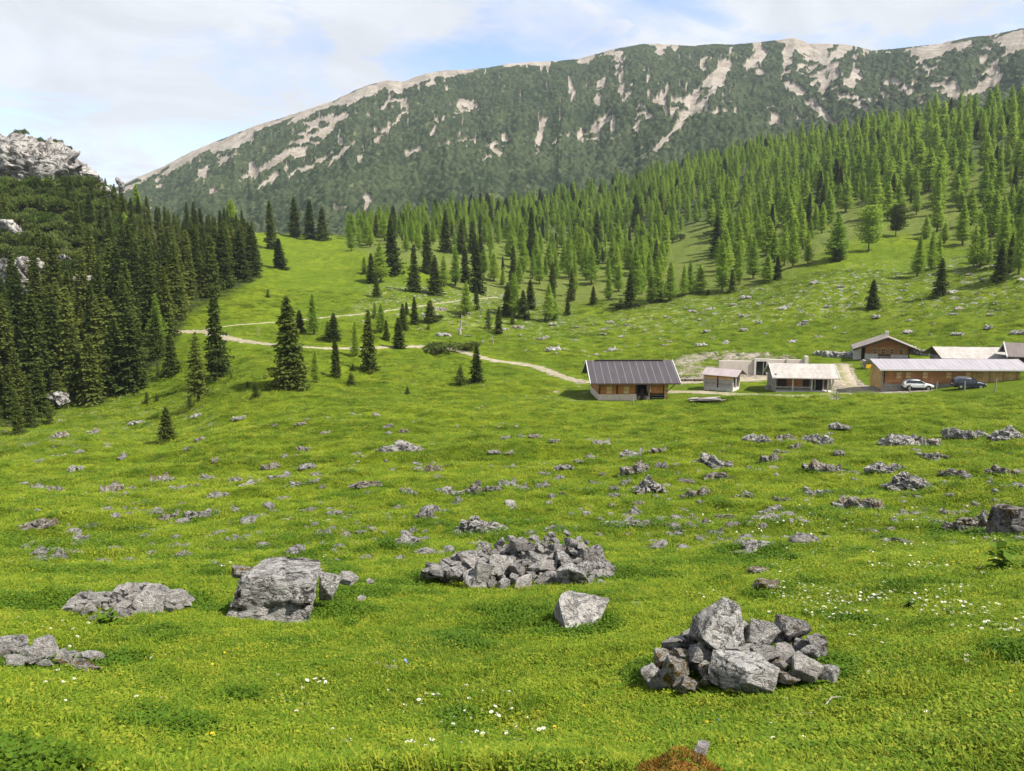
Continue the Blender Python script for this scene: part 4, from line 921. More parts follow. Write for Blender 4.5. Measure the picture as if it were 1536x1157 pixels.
LIST += z4([(40,592,350,62,'S'),(45,752,500,72,'L'),(95,757,600,72,'S'),(138,708,540,68,'S'),(125,772,710,32,'Y'),(35,792,730,34,'Y'),(225,782,725,34,'Y'),(245,772,560,90,'L'),(275,772,645,65,'L'),(262,608,440,55,'S'),(352,737,630,38,'S'),(390,627,370,50,'l'),
 (496,682,575,50,'S'),(487,562,350,95,'L'),(585,657,470,50,'l'),(645,602,455,62,'L'),(710,692,500,80,'S'),(652,702,640,50,'Y'),(740,642,360,95,'L'),(780,622,390,62,'L'),(868,667,430,105,'L'),(880,662,520,52,'S'),(940,657,440,95,'L'),(828,668,500,50,'l'),(1020,632,455,55,'L'),
 (1058,622,430,65,'L'),(1112,612,450,95,'L'),(1160,624,592,75,'Y'),(1240,606,320,100,'L'),(1295,608,480,52,'V'),(1338,562,380,65,'L'),(1420,532,305,85,'L'),(1500,552,400,75,'L'),(905,432,180,75,'l'),(855,385,230,62,'L'),(190,562,380,65,'L'),(1205,405,170,85,'S'),
 (515,370,150,68,'S'),(748,250,60,62,'S'),(140,418,130,68,'S'),(395,332,190,42,'S'),(330,500,340,70,'L'),(430,480,250,80,'L'),(640,440,210,80,'L')])
LIST += z5([(55,1112,970,72,'L'),(112,1116,980,50,'N'),(98,1012,840,85,'L'),(155,1032,800,72,'L'),(205,1042,810,85,'L'),(290,1024,840,62,'L'),(452,997,745,130,'L'),(460,1000,880,110,'Y'),(640,950,700,160,'O'),(795,862,690,135,'D'),(920,1092,870,85,'L'),(1000,1062,840,78,'L'),
 (1045,1042,870,60,'L'),(970,882,745,62,'L'),(1035,832,670,90,'L'),(1075,902,790,82,'L'),(1182,912,690,92,'L'),(1048,1212,995,88,'S'),(665,1278,1115,82,'S'),(1245,1047,810,85,'L'),(1285,1042,760,85,'L'),(1330,1024,880,36,'l'),(1395,1117,915,92,'S'),(1452,1072,860,60,'S'),
 (1410,952,680,95,'L'),(1505,1082,750,95,'L'),(440,620,430,65,'N'),(1230,800,600,90,'L'),(1320,840,560,100,'L')])
LIST += z2([(105,978,700,78,'S'),(180,932,650,82,'S'),(285,907,770,52,'P'),(340,822,590,100,'V'),(540,785,390,150,'V'),(445,770,330,140,'S'),(760,695,250,180,'S'),(680,700,300,160,'S'),(985,625,390,115,'S'),(915,657,545,45,'Y'),(1145,772,380,140,'P'),(1258,628,120,140,'S'),
 (1020,302,-130,130,'S'),(905,465,165,105,'L'),(965,1008,800,105,'S'),(850,787,715,52,'Y'),(903,777,725,36,'Y'),(1095,822,740,55,'Y'),(1335,647,612,32,'Y'),(1425,697,655,27,'Y'),(1472,762,665,66,'Y'),(70,880,560,110,'S'),(230,860,540,120,'S')])
LIST += z1([(725,725,540,105,'L'),(800,565,380,75,'L'),(1340,650,465,120,'L'),(840,890,830,75,'L'),(1390,930,640,120,'S'),(1455,900,620,110,'S'),(1290,970,640,130,'S'),(1375,630,370,70,'S'),(1430,640,430,60,'S'),(1480,640,430,60,'S'),(1080,480,380,70,'S')])
import collections
xs = np.array([q[0] for q in LIST]); ys = np.array([q[1] for q in LIST])
TX, TY, TZ, TD = hit(xs, ys); TD = TD * np.cos(np.arctan2(TX, TY))
ordn = ['leftmost', 'second', 'third', 'fourth', 'fifth', 'sixth', 'seventh', 'eighth', 'ninth', 'tenth', 'eleventh', 'twelfth', 'thirteenth', 'fourteenth', 'fifteenth', 'sixteenth', 'seventeenth', 'eighteenth', 'nineteenth', 'twentieth',
        'twenty-first', 'twenty-second', 'twenty-third', 'twenty-fourth', 'twenty-fifth', 'twenty-sixth', 'twenty-seventh', 'twenty-eighth', 'twenty-ninth', 'thirtieth']
def ordinal_labels(items, key, phrase):
    """items: (index, zone key, x pixel). A label that counts from the left inside each zone, so that each picks out one thing."""
    zones = collections.defaultdict(list)
    for i, zk, x in items: zones[zk].append((x, i))
    res = {}
    for zk, lst in zones.items():
        lst.sort(); n = len(lst); what, where, plural = phrase(zk)
        for r_, (x, i) in enumerate(lst):
            if n == 1: res[i] = f'{what} {where}'
            elif r_ == n - 1: res[i] = f'rightmost of the {plural} {where}'
            elif r_ == 0: res[i] = f'leftmost of the {plural} {where}'
            else: res[i] = f'{ordn[min(r_, 29)]} from left of the {plural} {where}'
    return res
NOUN = {'S': ('dark spruce', 'dark spruces'), 'W': ('broad dark spruce', 'broad dark spruces'), 'N': ('slender dark spruce', 'slender dark spruces'), 'P': ('thin ragged spruce', 'thin ragged spruces'), 'Y': ('bushy young spruce', 'bushy young spruces'), 'L': ('bright green larch', 'bright green larches'),
        'l': ('slim larch', 'slim larches'), 'O': ('spreading round larch', 'spreading larches'), 'D': ('round dark tree', 'round dark trees'), 'V': ('olive green spruce', 'olive green spruces')}
def tzone(px, py):
    if px < 240 and py > 560 or (px < 400 and py < 640 and in_poly([px], [py], WOODL)[0]): return 'at the edge of the left forest'
    if px < 400: return 'on the left meadow beside the forest'
    if py < 372 and px < 520: return 'on the grassy knoll crest'
    if px < 545 and py > 440: return 'around the large meadow spruce'
    if px < 640 and py > 440: return 'just above the gravel path'
    if px < 660: return 'on the right flank of the knoll'
    if px < 770 and py > 440: return 'above the bend of the gravel path'
    if px < 770: return 'in the open wood right of the knoll'
    if px < 900: return 'at the stony lower forest edge'
    if px < 1075: return 'at the edge left of the grassy gap'
    if px < 1230: return 'at the forest edge above the shed'
    if px < 1370: return 'on the slope above the farmhouse'
    return 'on the slope above the long barn'
tl = ordinal_labels([(i, (q[4], tzone(q[0], q[1])), q[0]) for i, q in enumerate(LIST)], None, lambda zk: (NOUN[zk[0]][0], zk[1], NOUN[zk[0]][1]))
BUSY = []
for i, (px, py, hp, wp, k, src) in enumerate(LIST):
    kind, nm = KIND[k]; d = TD[i]; tree_at(TX[i], TY[i], TZ[i], hp * d / F * 1.02, kind, nm, tl[i], 'single trees on the meadow and forest edge', wp * d / F)
    BUSY.append((TX[i], TY[i], 2.6))
BIGSP = None
def scatter_poly(poly, spacing, dmin, dmax, amin, amax, rs, keep=None, n=60000):
    a = rs.uniform(amin, amax, n); d = np.sqrt(rs.uniform(dmin ** 2, dmax ** 2, n)); X, Y = np.sin(a) * d, np.cos(a) * d
    ok = d < dend(a) - 3; X, Y = X[ok], Y[ok]; Z = ground_z(X, Y); px, py = to_pix(X, Y, Z)
    ok = in_poly(px, py, poly)
    if keep is not None: ok &= keep(X, Y, px, py)
    X, Y, Z, px, py = X[ok], Y[ok], Z[ok], px[ok], py[ok]
    cell = {}; out = []
    for x, y, _ in BUSY: cell.setdefault((int(x // spacing), int(y // spacing)), []).append((x, y))
    for i in range(len(X)):
        ci, cj = int(X[i] // spacing), int(Y[i] // spacing); good = True
        sp = spacing * (.75 + .5 * vnoise2(np.array(X[i] / 30), np.array(Y[i] / 30), 8))
        for u in (-1, 0, 1):
            for w in (-1, 0, 1):
                for (x, y) in cell.get((ci + u, cj + w), ()):
                    if (x - X[i]) ** 2 + (y - Y[i]) ** 2 < sp * sp: good = False; break
                if not good: break
            if not good: break
        if good: cell.setdefault((ci, cj), []).append((X[i], Y[i])); out.append((X[i], Y[i], Z[i], px[i], py[i]))
    return out
# ---- the larch forest on the right slope
CLEAR = [(985,440),(1072,424),(1078,345),(1045,335),(1005,372)]
def keepl(X, Y, px, py):
    edge = np.interp(px, [520, 640, 760, 900, 1000, 1100, 1160, 1215, 1260, 1345, 1400, 1440, 1536], [362, 395, 440, 440, 440, 432, 410, 385, 345, 330, 345, 355, 380])
    depth = np.clip((edge - py) / 55, 0, 1)
    thin = fbm2(X / 22, Y / 22, 3, 71) * .5 + .5
    return ~in_poly(px, py, CLEAR) & (thin < .33 + .50 * depth) & (py > np.interp(px, [500, 620, 768, 950, 1100, 1250, 1400, 1536], [322, 314, 292, 258, 216, 185, 150, 130]))
rs = np.random.default_rng(31)
lar = scatter_poly(LARCH, 6.1, 190, 560, -.25, .66, rs, keepl, 60000)
lar.sort(key=lambda q: q[1] ** 2 + q[0] ** 2)
far_l = []; nL = nS = 0
for (x, y, z, px, py) in lar:
    d = math.hypot(x, y); dark = trs.random() < np.interp(px, [520, 700, 950, 1150, 1536], [.35, .22, .10, .05, .03]) * (1.4 if py < 330 else 1)
    inview = px < 1536 + 20
    h = trs.uniform(7.2, 13.0) * (1 if not dark else .95) * (trs.uniform(.45, .75) if trs.random() < .28 else 1) * float(np.interp(px, [560, 900, 1350], [.84, .96, 1.16]))
    if inview and d < 470 and not dark and nL < 262:
        tree_at(x, y, z, h, 'larch' if trs.random() < .75 else 'larchslim', 'larch_tree', 'bright green larch among the dense larch forest on the right hand slope', 'larch trees of the slope forest', h * trs.uniform(.34, .52)); nL += 1
    elif inview and dark and nS < 60:
        tree_at(x, y, z, h, 'spruce' if trs.random() < .6 else 'slim', 'spruce_tree', 'dark spruce standing among the pale larches of the right hand slope', 'spruces among the larch forest'); nS += 1
    else: far_l.append((x, y, z, h, dark))
# the rest of the larches, out of count
low = []
for i in range(8):
    TV, TF, CV, CF = conifer(900 + i, 'larch' if i < 6 else 'spruce', .6)
    low.append(mesh_np('far_tree', np.vstack([TV, CV]), np.vstack([TF, CF + len(TV)]), [M['bark'], M['larch' if i < 6 else 'spruce']], False, np.r_[np.zeros(len(TF)), np.ones(len(CF))]))
fl = np.array([(x, y, z - .1, h, dk) for x, y, z, h, dk in far_l]); nf = len(fl); rq = np.random.default_rng(4)
def far_forest():
    scatter_gn('distant_larches', fl[:, :3], np.stack([np.zeros(nf), np.zeros(nf), rq.uniform(0, 6.28, nf)], 1), np.stack([fl[:, 3] * rq.uniform(1.0, 1.6, nf)] * 2 + [fl[:, 3]], 1), np.where(fl[:, 4] > .5, 6 + rq.integers(0, 2, nf), rq.integers(0, 6, nf)), [source('far_tree', m) for m in low], 'pale green larches massed along the upper rim of the slope forest below the mountain', 'forest')
# ---- the spruce forest on the left
def keepw(X, Y, px, py):
    upper = (py < np.interp(px, [0, 120, 170, 400], [560, 500, 300, 300])) 
    return np.where(upper & (px < 170), fbm2(X / 9, Y / 9, 2, 5) > .28, True) & (py > 292) & (px > -60)
rs = np.random.default_rng(32)
spr = scatter_poly([(-60,650),(20,640),(90,600),(150,585),(212,566),(255,515),(278,465),(340,432),(384,405),(378,372),(362,350),(300,330),(200,288),(150,288),(-60,288)], 4.9, 130, 330, -.68, -.28, rs, keepw, 9000)
for (x, y, z, px, py) in spr:
    ol = trs.random() < .42; h = trs.uniform(11, 17) * (.75 if trs.random() < .2 else 1) * float(np.interp(py, [290, 330, 420, 480], [.42, .55, .9, 1]))
    kind = trs.choice(['spruce', 'spruce', 'slim', 'wide']) if not ol else 'olive'
    tree_at(x, y, z, h, kind, 'spruce_tree', 'olive tinged spruce in the dense forest on the left slope' if ol else 'dark green spruce in the dense forest on the left slope', 'spruces of the left forest')
# ---- mountain pine thickets on the left hill
def shrub_mesh(seed, n=1300):
    rs = np.random.default_rng(seed); nc = 8; cs = np.stack([rs.normal(0, .42, nc), rs.normal(0, .42, nc), rs.uniform(.18, .5, nc)], 1); rr = rs.uniform(.28, .45, nc)
    k = rs.integers(0, nc, n); dv = rs.normal(size=(n, 3)); dv[:, 2] = np.abs(dv[:, 2]) * .9 - .1; dv /= np.linalg.norm(dv, axis=1)[:, None]
    p = cs[k] + dv * (rr[k] * rs.uniform(.75, 1.05, n))[:, None] * np.array([1, 1, .75]); p[:, 2] = np.maximum(p[:, 2], .02)
    dd = dv * .8 + rs.normal(0, .35, (n, 3)); dd[:, 2] += .5
    V, Fq = blades(p, dd, rs.uniform(.12, .22, n), rs.uniform(.03, .055, n), rs)
    st = [tube_np([(0, 0, -.1), tuple(c * np.array([.5, .5, .6])), tuple(c)], [.03, .02, .01], 4) for c in cs]; sv, sf, b = [], [], 0
    for v_, f_ in st: sv.append(v_); sf.append(f_ + b); b += len(v_)
    return mesh_np('stems', np.vstack(sv), np.vstack(sf), [M['bark']], True), mesh_np('foliage', V, Fq, [M['pine']])
SHR = [shrub_mesh(60 + i) for i in range(4)]
def shrub_at(x, y, z, w, h, name, label, cat, group):
    st, fo = trs.choice(SHR); e = empty(name, (x, y, z), trs.uniform(0, 6.28), (w / 1.7, w / 1.7, h / .85)); tag(e, label, cat, group); obj('stems', st, e); obj('foliage', fo, e); return e
rs = np.random.default_rng(33)
for (x, y, z, px, py) in scatter_poly([(-60,480),(0,470),(120,440),(165,400),(200,330),(255,300),(205,283),(-60,283)], 3.5, 165, 300, -.70, -.40, rs, lambda X, Y, px, py: px > -50, 20000)[:260]:
    w = trs.uniform(3.6, 6.6); shrub_at(x, y, z - .1, w, w * trs.uniform(.5, .85), 'mountain_pine', 'olive green mountain pine shrub on the rocky left hillside', 'shrub', 'mountain pine thickets of the left hill')
for i, (px, py, wpx, hpx, lab) in enumerate([(697, 524, 40, 12, 'dark scrub heap right part beside the bend of the gravel path'), (650, 529, 55, 14, 'dark low scrub heap at the bend of the gravel path'), (1020, 361, 16, 9, 'dark shrub alone on the open grassy gap in the larch forest'), (690, 476, 18, 10, 'low dark shrub beneath the larch above the path bend'),
     (770 + 300, 355, 30, 8, 'dark shrub band at the top of the grassy gap'), (955, 458, 26, 7, 'low dark shrub at the foot of the spruce by the stony forest edge'), (930, 462, 22, 7, 'low dark shrub left of the spruce at the stony forest edge'), (652, 481, 20, 8, 'low shrub beside the small olive spruce above the path')]):
    x, y, z, d = place(px, py, True); shrub_at(x, y, z - .1, wpx * d / F, hpx * d / F * 1.1, 'shrub', lab, 'shrub', 'single dark shrubs')
# ---- dead trees and stumps
def dead_tree(px, py, hpx, label, seed, lean=0.1):
    x, y, z, d = place(px, py, True); h = hpx * d / F; rs = np.random.default_rng(seed)
    e = empty('dead_tree', (x, y, z - .1), 0, h); tag(e, label, 'dead tree')
    hh = np.linspace(0, 1, 7); P = np.stack([lean * hh + rs.normal(0, .015, 7), rs.normal(0, .015, 7), hh], 1); V_, F_ = tube_np(P, .07 * (1.08 - hh), 7); obj('trunk', mesh_np('trunk', V_, F_, [M['dead']], True), e)
    for b in range(7):
        zz = rs.uniform(.3, .95); th = rs.uniform(0, 6.28); L = rs.uniform(.15, .4) * (1.2 - zz * .6); p0 = np.array([lean * zz, 0, zz]); dv = np.array([math.cos(th), math.sin(th), rs.uniform(-.2, .5)])
        V_, F_ = tube_np([p0, p0 + dv * L * .5, p0 + dv * L + np.array([0, 0, -.04])], [.02, .014, .004], 4); obj('branch', mesh_np('branch', V_, F_, [M['dead']], True), e)
dead_tree(690, 500, 30, 'pale broken dead trunk standing above the bend of the gravel path', 3, .12)
dead_tree(740, 516, 14, 'bleached splintered stump on the meadow above the gravel path', 4, -.2)
dead_tree(386, 503, 12, 'small bleached stump between the two arms of the path', 5, .15)
dead_tree(88, 612, 38, 'grey dead tree at the foot of the left forest', 6, -.15)
# ------------------------------------------------------------------ limestone
def rock_mat(name, tint=(1, 1, 1), moss=0.0, dark=.5, scale=1.0, crack=.7):
    t = NT(name); v = t.mapv(t.coord('Object'), (scale,) * 3); r_ = t.rand()
    off = t.n.new('ShaderNodeVectorMath'); off.operation = 'ADD'; t.l.new(v, off.inputs[0])
    cb = t.n.new('ShaderNodeCombineXYZ'); t.l.new(t.math('MULTIPLY', r_, 37.0), cb.inputs[0]); t.l.new(t.math('MULTIPLY', r_, 11.0), cb.inputs[2]); t.l.new(cb.outputs[0], off.inputs[1]); v = off.outputs[0]
    b1 = tuple(q * k for q, k in zip((.82, .785, .74), tint)); b2 = tuple(q * k for q, k in zip((.60, .575, .545), tint))
    c = t.mix(t.ramp(t.noise(v, 1.2, 6, .68), .36, .64), b1, b2)
    c = t.mix(t.ramp(t.noise(v, 6, 7, .75), .44, .62, 0, .7), c, tuple(q * .55 for q in b1))               # mottled grey skin
    c = t.mix(t.ramp(t.noise(v, 19, 4, .75), .58, .66, 0, .7), c, (.12, .115, .11))                          # fine dark pits
    ck = t.math('ABSOLUTE', t.math('SUBTRACT', t.noise(t.mapv(v, (1, 1, 1.7), loc=(8, 1, 3)), 1.5, 5, .6, .8), .5))
    c = t.mix(t.ramp(ck, .030, .006, 0, crack), c, (.035, .031, .028))                                        # dark fissures, deepened to paint in crevice shade
    c = t.mix(t.ramp(t.noise(t.mapv(v, (1, 1, .8), loc=(5, 3, 1)), 1.7, 7, .70, .5), .545, .580, 0, dark), c, (.030, .027, .024))   # black lichen, spread wider to paint in the shade of crevices
    sp = t.math('MULTIPLY', t.ramp(t.voro(v, 5.0), .20, .13), t.ramp(t.noise(t.mapv(v, loc=(7, 7, 2)), 1.3, 3), .50, .58)); c = t.mix(t.math('MULTIPLY', sp, .9), c, (.028, .026, .024))   # round black spots
    c = t.mix(t.ramp(t.noise(t.mapv(v, loc=(2, 9, 4)), 3.1, 5, .6), .58, .68, 0, .5), c, tuple(min(.8, q * 1.15) for q in b1))     # pale lichen
    if moss:
        mm = t.ramp(t.noise(t.mapv(v, loc=(1, 4, 8)), 1.5, 6, .7), .51, .56, 0, moss)
        c = t.mix(mm, c, t.mix(t.ramp(t.noise(v, 9, 4, .6), .4, .6), (.17, .085, .014), (.28, .19, .022)))
    h = t.math('ADD', t.noise(v, 3.5, 9, .75), t.math('MULTIPLY', t.ramp(ck, .0, .05), .35))
    return t.bsdf(c, .93, t.bump(h, 1.0, .22), spec=.10)
M['rock'] = rock_mat('limestone', (1.08, 1.07, 1.05), 0, .7); M['mossy_rock'] = rock_mat('mossy_limestone', (.9, .88, .82), .95, .65)
M['dark_rock'] = rock_mat('dark_limestone', (.80, .79, .79), .25, .9); M['pale_rock'] = rock_mat('pale_limestone', (1.1, 1.07, 1.03), 0, .3, 1.0, .45)
M['black_rock'] = rock_mat('black_limestone', (.46, .45, .46), .35, .97); M['outcrop'] = rock_mat('outcrop_limestone', (.88, .865, .845), 0, .8, 2.2, .8); M['outcrop_moss'] = rock_mat('outcrop_mossy', (.84, .82, .79), .7, .75, 2.2, .8)
M['cliff'] = rock_mat('cliff_limestone', (.46, .45, .44), 0, .85, .16, .9)
def ico(sub):
    bm = bmesh.new(); bmesh.ops.create_icosphere(bm, subdivisions=sub, radius=1.0)
    V = np.array([v.co for v in bm.verts]); Fc = np.array([[v.index for v in f.verts] for f in bm.faces]); bm.free(); return V, Fc
ICO = {s: ico(s) for s in (3, 4, 5)}
def rock_np(seed, kind='block', sub=4, rough=.05):
    rs = np.random.default_rng(seed); V, Fc = ICO[sub]; P = V * 1.6
    if kind == 'slab': nrm = [(0, 0, 1), (0, 0, -1)]; hs = [.34, .34]
    elif kind == 'peak': nrm = [(1, 0, .10), (-.66, 0, .72), (.05, -.92, .42), (0, .9, .3), (0, 0, -1), (-.9, -.2, -.05), (.25, 0, 1)]; hs = [.62, .52, .5, .6, .85, .80, 1.02]
    elif kind == 'cube': nrm = [(0, 0, 1), (0, -1, .05), (1, 0, .06), (-1, 0, .1), (0, 1, 0), (0, 0, -1), (-.6, 0, .8), (.5, -.5, .8)]; hs = [.62, .64, .8, .8, .7, .9, .86, .92]
    else: nrm = [(0, 0, 1), (0, 0, -1)]; hs = [rs.uniform(.5, .7), .7]
    n_ = np.array(nrm, float); n_ += rs.normal(0, .10, n_.shape); hs = list(np.array(hs) * rs.uniform(.92, 1.08, len(hs)))
    k = 14 if kind not in ('peak', 'cube') else 7
    ex = rs.normal(size=(k, 3)); n_ = np.vstack([n_, ex]); hs += list(rs.uniform(.55, 1.0, k) if kind not in ('peak', 'cube') else rs.uniform(.82, 1.1, k))
    n_ /= np.linalg.norm(n_, axis=1)[:, None]
    for _ in range(2):
        for a, h in zip(n_, hs):
            dd = P @ a - h; m = dd > 0; P[m] -= dd[m][:, None] * a * .84
    off = rs.uniform(0, 50, 3); r1 = fbm3(P * 1.6 + off, 4, seed); r2 = 1 - np.abs(fbm3(P * 2.6 + off, 4, seed + 7)) * 2
    nv = P / (np.linalg.norm(P, axis=1)[:, None] + 1e-6)
    P = P + nv * (rough * 1.6 * r1 - rough * 1.3 * np.clip(r2 - .75, 0, 1) * 2 + rough * .5 * fbm3(P * 9 + off, 3, seed + 3))[:, None]
    lo, hi = P.min(0), P.max(0); P = (P - (lo + hi) / 2) / ((hi - lo) / 2)
    return P, Fc
def rock_mesh(seed, kind, mat, sub=4, rough=.05):
    P, Fc = rock_np(seed, kind, sub, rough); return mesh_np('rock', P, Fc, [M[mat]], True)
ROCKS = {'block': [rock_mesh(200 + i, 'block', 'rock', 4, .055) for i in range(9)], 'slab': [rock_mesh(240 + i, 'slab', 'rock', 4) for i in range(4)],
         'mossy': [rock_mesh(260 + i, 'block', 'mossy_rock', 4) for i in range(4)], 'dark': [rock_mesh(280 + i, 'block', 'dark_rock', 4) for i in range(5)],
         'peak': [rock_mesh(309, 'peak', 'rock', 5, .045)], 'pale': [rock_mesh(320 + i, 'block', 'pale_rock', 4, .05) for i in range(6)], 'paleslab': [rock_mesh(340 + i, 'slab', 'pale_rock', 4, .05) for i in range(3)]}
ROCKZONES = []      # (x, y, radius) of stones, kept clear of turf and ringed with herbs
rk = random.Random(21)
def stone(px, py, w, h, d, kind, label, group, roll=0.0, depth=None, name='stone', cat='stone', me=None, yaw=None):
    """one loose stone whose outline fills w x h photo pixels at horizontal distance d"""
    p = at_dist(px, py, d); k = d / F * 1.04 * math.cos(math.atan2(p[0], p[1]))
    me = me or rk.choice(ROCKS[kind]); o = obj(name, me, None, p, (rk.uniform(-.15, .15), roll, (rk.uniform(-.5, .5) if yaw is None else yaw)), (w * k / 2, (depth or (w + h) * .45) * k / 2, h * k / 2))
    tag(o, label, cat, group); return o
# ---- front cairn with the pointed boulder
CX, CY, k4 = 920, 860, .2604
gX, gY, gZ, gD = hit([1010, 1110, 1210], [1040, 1046, 1020]); d0 = float(gD[1])
FR = [  # x, y, w, h (zoomed pixels), kind, roll, depth offset, label
 (600,292,290,322,'peak',.05,.30,'tall pointed grey boulder standing on top of the front cairn'), (868,342,200,150,'block',.35,.36,'pale speckled stone right of the pointed boulder on the cairn'), (1022,335,205,150,'dark',.25,.42,'grey pitted stone at the upper right of the front cairn'),
 (765,355,85,150,'block',-.1,.42,'narrow upright stone between the pointed boulder and the speckled stone'), (1180,412,150,120,'dark',.3,.36,'blackened stone at the right shoulder of the front cairn'), (1135,450,150,80,'block',.2,.28,'flat grey stone under the blackened right shoulder stone'),
 (370,425,215,120,'dark',-.35,.34,'dark patched stone at the upper left of the front cairn'), (512,455,185,95,'block',.1,.22,'dull grey stone directly under the pointed boulder'), (392,465,100,62,'mossy',0,.20,'small ochre mossed stone at the left of the cairn'),
 (232,585,130,190,'block',-.5,.14,'leaning pale slab at the left end of the front cairn'), (362,575,200,175,'mossy',.1,.08,'moss streaked grey stone at the lower left of the cairn'), (775,432,290,80,'paleslab',-.08,.26,'long flat pale slab across the middle of the cairn'),
 (885,465,195,95,'dark',.15,.20,'dark grey stone over the large front boulder'), (1005,462,160,100,'pale',.1,.24,'pale stone at the centre right of the cairn'), (530,550,100,100,'mossy',.4,.12,'small upright mossed stone left of the large front boulder'),
 (745,592,400,262,'block',.12,.0,'largest front boulder low in the cairn with a black mossy crown'), (962,532,105,75,'mossy',0,.10,'small mossy stone right of the large front boulder'), (1132,545,215,160,'pale',.15,.12,'big pale stone at the lower right of the cairn'),
 (1245,575,120,95,'block',.3,.10,'low stone at the right end of the front cairn'), (432,655,140,85,'mossy',.1,-.02,'rusty mossed stone at the bottom left of the cairn'), (545,622,90,65,'mossy',.1,.02,'small mossed stone wedged beside the large front boulder'),
 (602,500,140,80,'dark',0,.16,'black stone in the gap under the pointed boulder'), (1000,600,180,70,'mossy',0,.04,'low rusty mossed stone at the right foot of the cairn'), (300,505,150,120,'mossy',.2,.22,'mossy stone behind the leaning left slab'), (440,385,130,120,'dark',.3,.44,'dark stone filling the gap left of the pointed boulder'), (1095,418,140,110,'block',.2,.42,'grey stone filling the gap behind the right shoulder of the cairn'), (640,545,120,90,'mossy',.1,.10,'ochre mossed stone over the left edge of the large front boulder'),
 (700,500,200,90,'dark',0,.3,'dark stone hidden behind the flat pale slab'), (1080,520,140,90,'dark',0,.26,'shadowed stone behind the big pale lower right stone'), (480,520,160,100,'dark',0,.26,'shadowed stone in the middle of the left half of the cairn'),
 (850,540,240,160,'dark',0,.3,'deep dark stone behind the large front boulder'), (600,620,220,160,'dark',.0,.22,'deep dark stone at the base of the cairn'), (300,640,120,90,'block',.2,.12,'small grey stone at the foot of the leaning slab')]
for i, (X_, Y_, w, h, kd, roll, off, lab) in enumerate(FR):
    me = None
    if i == 15: me = rock_mesh(402, 'block', 'rock', 5, .05)
    elif w > 180 and kd in ('block', 'pale', 'dark'): me = rock_mesh(410 + i, 'block', {'block': 'rock', 'pale': 'pale_rock', 'dark': 'dark_rock'}[kd], 5, .05)
    stone(CX + X_ * k4, CY + Y_ * k4, w * k4, h * k4, d0 + off, kd, lab, 'stones of the front cairn', roll, me=me)
for q in (1010, 1060, 1110, 1160, 1215): x, y, z, dd = place(q, 1020, True); ROCKZONES.append((x, y, .24))
CFILL = True
# ---- big heap in the middle: a dart-thrown shell of stones over a core
def heap(top, base, d0, lean, smin, smax, n, seed, kinds, label, group, ratio=(.55, .8), special=None, core=True):
    r_ = random.Random(seed); bx = [p[0] for p in base]; tx = [p[0] for p in top]; got = []; tries = 0
    x0, x1 = min(bx[0], tx[0]), max(bx[-1], tx[-1])
    while len(got) < n and tries < 9000:
        tries += 1; px = r_.uniform(x0, x1); yt = np.interp(px, tx, [p[1] for p in top]); yb = np.interp(px, bx, [p[1] for p in base])
        if yb - yt < 6: continue
        v = r_.random(); py = yb + (yt - yb) * v
        w = r_.uniform(smin, smax) * r_.choice((.62, .8, 1.0, 1.0, 1.15, 1.5)); h = w * r_.uniform(*ratio)
        if py - h / 2 < yt - 3 or px - w / 2 < x0 - 4 or px + w / 2 > x1 + 4: continue
        if any((px - a) ** 2 / (.40 * (w + c)) ** 2 + (py - b) ** 2 / (.40 * (h + e_)) ** 2 < 1 for a, b, c, e_, _ in got): continue
        got.append((px, py, w, h, v))
    for i, (px, py, w, h, v) in enumerate(got):
        big = special and i in special
        stone(px, py, w, h, d0 + v * lean + r_.uniform(-.02, .04) * lean, r_.choice(kinds), special[i] if big else label, group, r_.uniform(-.7, .7))
    if core:
        for j in range(int(n * .45)):
            px = x0 + (x1 - x0) * (j + .5) / int(n * .45) ; yt = np.interp(px, tx, [p[1] for p in top]); yb = np.interp(px, bx, [p[1] for p in base])
            if yb - yt < 10: continue
            v = .2 + .45 * (j * .618 % 1); w = smax * 1.1
            stone(px, yb + (yt - yb) * v, w * 1.2, min(w, (yb - yt) * .9), d0 + lean * (v + (.5 if isinstance(core, str) else .28)), core if isinstance(core, str) else 'dark', label, group, r_.uniform(-.4, .4))
    return got
TOP = [(648,846),(668,848),(684,838),(700,829),(716,822),(735,820),(748,812),(762,806),(785,808),(805,806),(822,800),(850,799),(872,806),(888,816),(900,832),(908,850),(916,872)]
BAS = [(648,862),(690,868),(740,876),(790,882),(835,888),(870,886),(905,884),(916,880)]
x_, y_, z_, dB = place(790, 886, True)
BIGN = [(860,857,50,27,'block',0,.05,'broad square faced block low in the centre right of the wide stone heap'), (726,857,34,32,'pale',.1,.04,'pale pyramid shaped block at the left part of the wide stone heap'), (782,818,40,16,'dark',.05,.55,'long dark edged block on the crown of the wide stone heap'), (657,856,26,13,'pale',0,.05,'detached pale round stone at the left tip of the wide stone heap')]
for (px, py, w, h, kd, roll, off, lab) in BIGN: stone(px, py, w, h, dB + off, kd, lab, 'stones of the wide heap', roll)
heap(TOP, BAS, dB, .95, 18, 34, 105, 3, ['block', 'block', 'dark', 'dark', 'pale', 'block', 'slab'], 'grey weathered stone piled in the wide stone heap in mid meadow', 'stones of the wide heap', (.5, .85))
for q in np.linspace(665, 910, 9): x, y, z, dd = place(q, 872, True); ROCKZONES.append((x, y + .25, .32))
heap([(985,1000),(1010,985),(1040,975),(1080,985),(1120,975),(1170,985),(1210,990),(1245,1010)], [(975,1030),(1020,1042),(1070,1046),(1120,1046),(1170,1040),(1215,1030),(1250,1018)], d0 + .10, .30, 11, 24, 46, 14, ['mossy', 'block', 'dark', 'mossy', 'block'], 'small stone wedged in the gaps of the front cairn', 'stones of the front cairn', (.55, .9), None, False)
